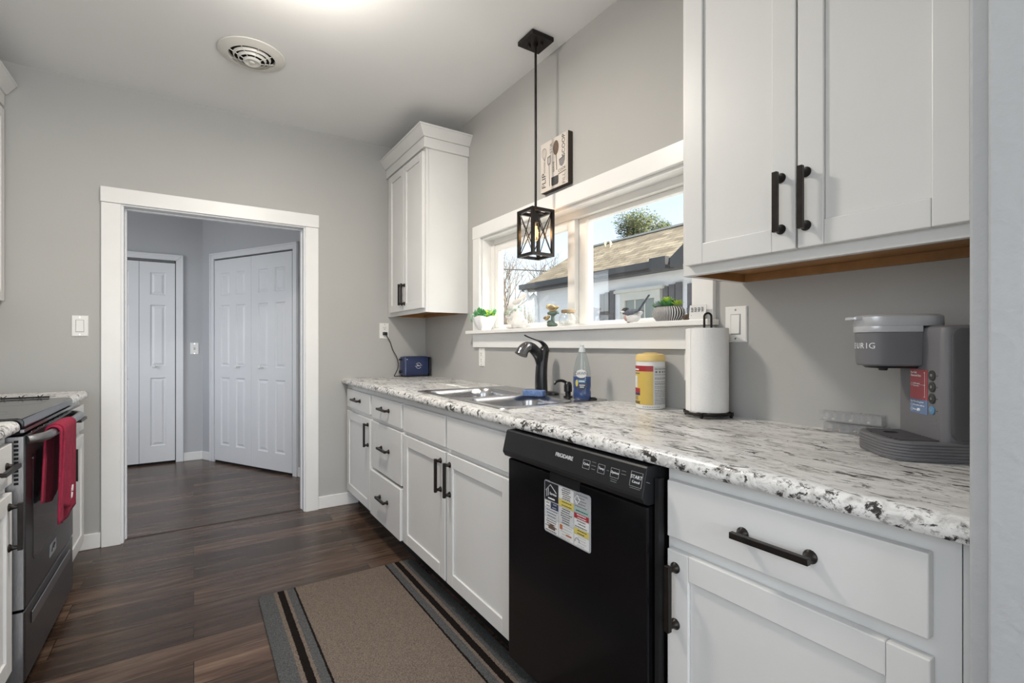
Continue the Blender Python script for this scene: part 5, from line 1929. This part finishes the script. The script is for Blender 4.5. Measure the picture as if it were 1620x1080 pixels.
# cork-lidded glass jar
jx, jy = 1.525, 1.838
t = thing('glass_jar', 'small round empty glass jar with a cork lid on the sill', 'jar', (jx, jy, SZ))
m = MB()
m.lathe([(.002, .0008), (.032, .0008), (.042, .010), (.047, .028), (.044, .046), (.032, .058), (.030, .064), (.028, .064), (.030, .056), (.042, .045), (.0445, .028), (.040, .012), (.031, .004), (.002, .004)], (jx, jy, SZ), 40)
obj('jar_glass', m, 'clear_glass', t, smooth=50)
m = MB(); m.lathe([(.033, .0645), (.034, .067), (.034, .078), (.031, .080)], (jx, jy, SZ), 32); obj('cork_lid', m, 'cork', t, smooth=40)

# chickadee figurine, facing left, tail up to the right
t = thing('chickadee_figurine', 'black capped grey and white bird figurine with raised tail on the sill', 'figurine', (1.510, 1.413, SZ))
blob('body', [((0, 0, .030), (.020, .038, .022), (-.25, 0, 0)), ((0, -.012, .022), (.017, .034, .020), (0, 0, 0)), ((0, -.038, .034), (.010, .022, .010), (-.45, 0, 0)), ((0, .010, .010), (.010, .014, .012), (0, 0, 0))], 'bird_white', t, .0022, 3)
hd = blob('head', [((0, .034, .050), (.0165, .019, .016), (0, 0, 0))], 'bird_black', t, .0022, 3)
m = MB(); m.tube([(0, .052, .049), (0, .066, .044)], [.004, .0006], 8); obj('beak', m, 'bird_black', hd, local=True)
m = MB()
for e in (-1, 1): m.ball((e * .0135, .037, .047), (.0045, .012, .0055), 10)
obj('cheek', m, 'bird_white', hd, local=True, smooth=60)
m = MB(); m.ball((0, .022, .026), (.0195, .016, .021), 14); obj('breast', m, 'bird_pink', t, local=True, smooth=60)
for e in (-1, 1):
    m = MB(); rings = []
    for t_, w_ in ((0, .4), (.25, 1), (.6, .85), (.9, .4), (1, .05)):
        cc = Vector((e * (.021 - .006 * t_), .020 - .070 * t_, .040 + .006 * t_))
        rings.append([cc + Vector((e * .003 * math.sin(2 * math.pi * k / 10), 0, .013 * w_ * math.cos(2 * math.pi * k / 10))) for k in range(10)])
    m.loft(rings); obj('wing', m, 'bird_grey', t, local=True, smooth=60)
m = MB(); m.ball((0, -.004, .050), (.015, .034, .007), 12); obj('back', m, 'bird_grey', t, local=True, smooth=60)
m = MB(); m.tube([(0, -.034, .046), (0, -.066, .080), (0, -.092, .108)], [.007, .0065, .005], 10, flat=.5); obj('tail', m, 'bird_grey', t, local=True, smooth=60)
m = MB()
for e in (-1, 1): m.box(e * .008 - .0025, e * .008 + .0025, .006, .018, 0.0, .004)
obj('foot', m, 'bird_black', t, local=True)

# striped pot with rosettes
sx_, sy_ = 1.520, 1.236
t = thing('striped_succulent_pot', 'black and white striped pot of green succulent rosettes on the sill', 'potted plant', (sx_, sy_, SZ))
m = MB()
m.lathe([(.055, 0), (.062, .003), (.078, .020), (.082, .034), (.078, .050), (.066, .062), (.058, .064), (.055, .058), (.01, .056)], (0, 0, 0), 56, sx=.62)
obj('pot', m, 'striped_pot', t, local=True, smooth=50)
def rosette(cx, cy, cz, n_, ln, wd, mt, seed):
    q = random.Random(seed); m = MB(); k = 0
    for ring, (cnt, el, sc) in enumerate(((n_, .25, 1), (n_ - 1, .7, .82), (n_ - 2, 1.3, .6), (3, 2.5, .4))):
        for j in range(cnt):
            a = 2 * math.pi * j / cnt + ring * .45
            leaf(m, (cx, cy, cz + ring * .003), (math.cos(a), math.sin(a), el), ln * sc, wd * sc, .28, thick=.22)
    return obj('rosette', m, mt, t, local=True, smooth=60)
rosette(0, .0, .064, 8, .054, .0155, 'leaf_green', 1)
rosette(-.012, -.004, .082, 6, .034, .012, 'leaf_lime', 2)
rosette(-.005, .044, .064, 7, .040, .012, 'leaf_grey', 3)
rosette(.0, .064, .062, 6, .032, .008, 'leaf_green', 6)
rosette(-.004, -.052, .066, 7, .033, .008, 'leaf_lime', 4)
rosette(.02, .024, .064, 7, .034, .011, 'leaf_pale', 5)

# brown lumpy stone cluster and small leaning card
t = thing('stone_cluster', 'small dark brown lumpy stone ornament right of the striped pot', 'ornament', (1.512, 1.134, SZ))
q = random.Random(3)
blob('stones', [((q.uniform(-.012, .012), q.uniform(-.016, .016), .004 + q.uniform(0, .012)), (.008, .009, .008), (0, 0, 0)) for _ in range(12)] + [((0, 0, .004), (.016, .022, .005), (0, 0, 0))], 'pebble_brown', t, .0016, 1)
t = thing('small_card', 'small white card with grey marks leaning at the right end of the sill', 'card', (1.504, 1.094, SZ))
m = MB(); m.loft([[(-.006, -.034, .0), (-.006, .034, .0), (.000, .034, .052), (.000, -.034, .052)], [(-.004, -.034, .0), (-.004, .034, .0), (.002, .034, .052), (.002, -.034, .052)]])
obj('card_sheet', m, 'label_white', t, local=True)
m = MB()
for y in (.022, .008, -.006, -.020):
    for dz in (0, .006, .012):
        m.loft([[(-.0027 - .0012, y - .004, .028 + dz), (-.0027 - .0012, y + .004, .028 + dz), (-.0022 - .0012, y + .004, .031 + dz), (-.0022 - .0012, y - .004, .031 + dz)], [(-.0036 - .0012, y - .004, .028 + dz), (-.0036 - .0012, y + .004, .028 + dz), (-.0031 - .0012, y + .004, .031 + dz), (-.0031 - .0012, y - .004, .031 + dz)]])
obj('marks', m, 'print_grey', t, local=True)

for o in list(C.objects):
    k = {'succulent_pot': 1.12, 'rabbit_figurine': 1.32, 'bird_figurine': 1.28, 'striped_succulent_pot': .86}.get(o.name)
    if k:
        o.scale = (k if o.name == 'striped_succulent_pot' else min(k, 1.12), k, k)

# ================================================================== RUG
rx0, rx1, ry0, ry1 = .245, .988, 1.335, 2.495
rcx, rcy = (rx0 + rx1) / 2, (ry0 + ry1) / 2
m = MB()
m.loft([rrect(rx0, rx1, ry0, ry1, .03, .0008, 8), rrect(rx0 - .001, rx1 + .001, ry0 - .001, ry1 + .001, .03, .004, 8), rrect(rx0 + .001, rx1 - .001, ry0 + .001, ry1 - .001, .03, .0085, 8), rrect(rx0 + .006, rx1 - .006, ry0 + .006, ry1 - .006, .026, .0105, 8)])
tag(obj('kitchen_rug', m, 'rug_pile', smooth=40, at=(rcx, rcy, 0)), 'beige rug with grey and black border stripes on the floor before the sink', 'rug')

# ================================================================== OUTSIDE
m = MB(); m.box(W + .16, 60, -30, 60, -.55, -.5)
struct('ground', m, 'bounce_ground', 'unseen ground outside the window, made pale to bounce light', 'ground')
NX, NY0, NY1, ZE = 6.15, 1.0, 8.46, 2.30
t = thing('neighbour_house', 'white painted neighbouring house with tan shingle roof beyond the window', 'house', (7.6, 5, -.5))
m = MB(); m.box(NX, NX + 2.9, NY0, NY1, -.5, ZE + .06)
m.prism([(NX, ZE + .06), (NX + 2.9, ZE + .06), (NX + 1.45, 3.22)], 'y', NY0 + .02, NY1 - .02)
obj('wall', m, 'painted_brick', t)
rx, rz = 7.60, 3.38
ex, ez = 5.93, 2.43
for s in (1, -1):
    m = MB()
    e_ = ex if s == 1 else 2 * rx - ex
    m.loft([[(e_, NY0 - .2, ez), (e_, NY1 + .2, ez), (e_, NY1 + .2, ez - .04), (e_, NY0 - .2, ez - .04)], [(rx, NY0 - .2, rz), (rx, NY1 + .2, rz), (rx, NY1 + .2, rz - .04), (rx, NY0 - .2, rz - .04)]])
    # local frame so the shingle courses run along the eave
    ln = math.hypot(rx - e_, rz - ez)
    ro_ = MB(); ro_.box(NY0 - .2, NY1 + .2, 0, ln, -.04, 0)
    o = obj('roof', ro_, 'shingle', t, local=True)
    yv = Vector((rx - e_, 0, rz - ez)).normalized(); xv = Vector((0, 1, 0)); zv = xv.cross(yv)
    if zv.z < 0: xv = -xv; zv = -zv
    M_ = Matrix((xv, yv, zv)).transposed().to_4x4()
    M_.translation = Vector((e_, 0 if xv.y > 0 else NY0 + NY1, ez)) - t.location
    o.matrix_local = M_
m = MB(); m.box(rx - .06, rx + .06, NY0 - .2, NY1 + .2, rz - .015, rz + .02); obj('ridge_cap', m, 'neighbour_trim', t)
m = MB(); m.box(ex - .03, ex, NY0 - .22, NY1 + .22, ez - .13, ez + .0); m.box(ex - .10, ex - .03, NY0 - .22, NY1 + .22, ez - .10, ez - .0); m.box(ex, NX, NY0 - .2, NY1 + .2, ez - .14, ez - .12)
obj('gutter', m, 'neighbour_fascia', t)
m = MB(); m.prism([(ex, ez - .14), (ex, ez - .02), (rx, rz - .05), (rx, rz - .2)], 'y', NY1 + .17, NY1 + .22); obj('rake_board', m, 'neighbour_fascia', t)
m = MB()
pr_ = [(4.62, 2.27), (4.62, 2.40), (4.20, 2.70), (3.6, 2.9), (3.6, 2.27)]
m.loft([[(ex - .22, p[0], p[1]) for p in pr_], [(ex - .12, p[0], p[1]) for p in pr_]]); m.box(ex - .20, ex - .12, 4.72, 5.02, 2.27, 2.45)
obj('dark_gable', m, 'neighbour_fascia', t)
m = MB()
m.box(NX - .05, NX - .001, 5.13, 5.98, 1.90, 2.03); m.box(NX - .08, NX - .001, 5.05, 6.10, 2.03, 2.08); m.box(NX - .05, NX - .001, 5.87, 5.98, .75, 1.90); m.box(NX - .05, NX - .001, 5.13, 5.24, .75, 1.90); m.box(NX - .07, NX - .001, 5.08, 6.03, .70, .75)
nw = obj('window', m, 'neighbour_trim', t)
m = MB(); m.box(NX - .02, NX - .001, 5.24, 5.87, .75, 1.90); obj('pane', m, 'neighbour_glass', nw)
m = MB()
for y in (5.45, 5.66): m.box(NX - .03, NX - .0205, y - .012, y + .012, .75, 1.90)
m.box(NX - .035, NX - .0305, 5.24, 5.87, 1.30, 1.33)
obj('muntins', m, 'neighbour_trim', nw)
for a, b, tt in ((6.13, 6.50, 2.10), (4.73, 5.10, 2.10), (4.27, 4.64, 2.10)):
    m = MB(); w3 = (b - a) / 3
    for k in range(3): m.box(NX - .035, NX - .001, a + k * w3 + .008, a + (k + 1) * w3 - .008, .70, tt - .02 * k)
    m.box(NX - .05, NX - .0355, a + .01, b - .01, 1.0, 1.08); m.box(NX - .05, NX - .0355, a + .01, b - .01, 1.62, 1.70)
    obj('shutter', m, 'neighbour_shutter', t)
m = MB(); m.tube(smooth_path([(ex - .06, NY1 + .02, ez - .12), (ex + .02, NY1 + .0, 2.12), (NX - .045, NY1 - .05, 2.0), (NX - .045, NY1 - .05, -.45)], 5), .04, 8); obj('downspout', m, 'painted_brick', t, smooth=50)

def leafy_tree(loc, H, R, label, n_, mats, seed):
    q = random.Random(seed)
    t = thing('leafy_tree', label, 'tree', loc)
    m = MB(); m.tube([(0, 0, 0), (q.uniform(-.1, .1), 0, H * .4), (.1, 0, H * .8)], [.22, .16, .05], 8)
    cl = []
    for k in range(26):
        a, el = q.uniform(0, 6.283), q.uniform(-.35, 1.0)
        rad = R * q.uniform(.35, 1.0)
        c = Vector((rad * math.cos(a) * math.cos(el), rad * math.sin(a) * math.cos(el), H * .74 + R * .85 * math.sin(el)))
        cl.append((c, R * q.uniform(.22, .42)))
        m.tube([(0.05, 0, H * .55), tuple(c * .6 + Vector((0, 0, H * .25))), tuple(c)], [.05, .03, .012], 5)
    obj('trunk', m, 'bark_dark', t, local=True)
    for mi, mt in enumerate(mats):
        m = MB()
        for _ in range(n_ // len(mats)):
            c, r = q.choice(cl)
            d = Vector((q.gauss(0, 1), q.gauss(0, 1), q.gauss(0, 1))).normalized() * r * q.uniform(.4, 1.05)
            p = c + d
            u = Vector((q.gauss(0, 1), q.gauss(0, 1), q.gauss(0, 1))).normalized(); v = u.orthogonal().normalized()
            s = q.uniform(.028, .06)
            m.face([p - u * s, p + v * s * .5, p + u * s, p - v * s * .5])
        obj('foliage', m, mt, t, local=True)
    return t


leafy_tree((14.2, 12.75, -.5), 7.4, 1.25, 'green leafy tree rising behind the neighbour roof ridge', 13000, ['tree_leaf', 'tree_leaf_pale'], 4)


def bare_tree(loc, H, label, seed, sp=.42):
    q = random.Random(seed)
    t = thing('bare_tree', label, 'tree', loc, group='bare winter trees outside the window')
    m = MB(); tw = MB()
    def grow(p, d, ln, r, lev):
        pts = [p]
        for k in range(3):
            d = (d + Vector((q.gauss(0, .10), q.gauss(0, .10), q.gauss(.04, .06)))).normalized()
            p = p + d * ln / 3; pts.append(p)
        (m if lev < 2 else tw).tube(pts, [r, r * .85, r * .7, r * .55], 6 if lev < 2 else 4)
        if lev < 5:
            for k in range(3 if lev < 4 else 3):
                nd = (d + Vector((q.gauss(0, sp), q.gauss(0, sp), q.gauss(.15, sp * .7)))).normalized()
                grow(pts[-1 - (k % 2)], nd, ln * q.uniform(.62, .82), r * .55, lev + 1)
    grow(Vector((0, 0, 0)), Vector((0, 0, 1)), H * .28, H * .022, 0)
    obj('trunk', m, 'bark_pale', t, local=True); obj('twigs', tw, 'bark_pale', t, local=True)
    return t


for loc, H, lb, sd in (((15.0, 23.5, -.5), 8.6, 'bare winter tree rising over the brush at the left pane', 1), ((19.5, 27.0, -.5), 9.5, 'taller bare tree behind the neighbour roof at the left pane', 2),
                       ((14.5, 26.5, -.5), 8.4, 'bare tree far off at the left edge of the window view', 5), ((25.5, 25.5, -.5), 9.0, 'bare tree far off just above the neighbour roof slope', 8)):
    bare_tree(loc, H, lb, sd)
q = random.Random(21)
t = thing('hedge', 'tan winter brush beyond the yard at the left pane', 'hedge', (13.4, 20.0, -.5))
m = MB()
for k in range(900):
    x, y = q.uniform(-3.2, 2.6), q.uniform(-1, 1)
    h_ = q.uniform(1.6, 4.3) * (1 - abs(x) / 6)
    m.tube([(x, y, 0), (x + q.gauss(0, .12), y + q.gauss(0, .12), h_ * .5), (x + q.gauss(0, .28), y + q.gauss(0, .28), h_)], [.014, .010, .004], 4)
o = obj('brush', m, 'bark_pale', t, local=True); o['kind'] = 'stuff'
m = MB(); m.tube([(1.0, 14.2, 3.0), (4.5, 13.8, 3.38), (9.0, 13.3, 3.62), (14, 12.8, 3.75)], .022, 6)
tag(obj('power_line', m, 'black_matte'), 'thin overhead power line crossing the left window pane', 'cable')
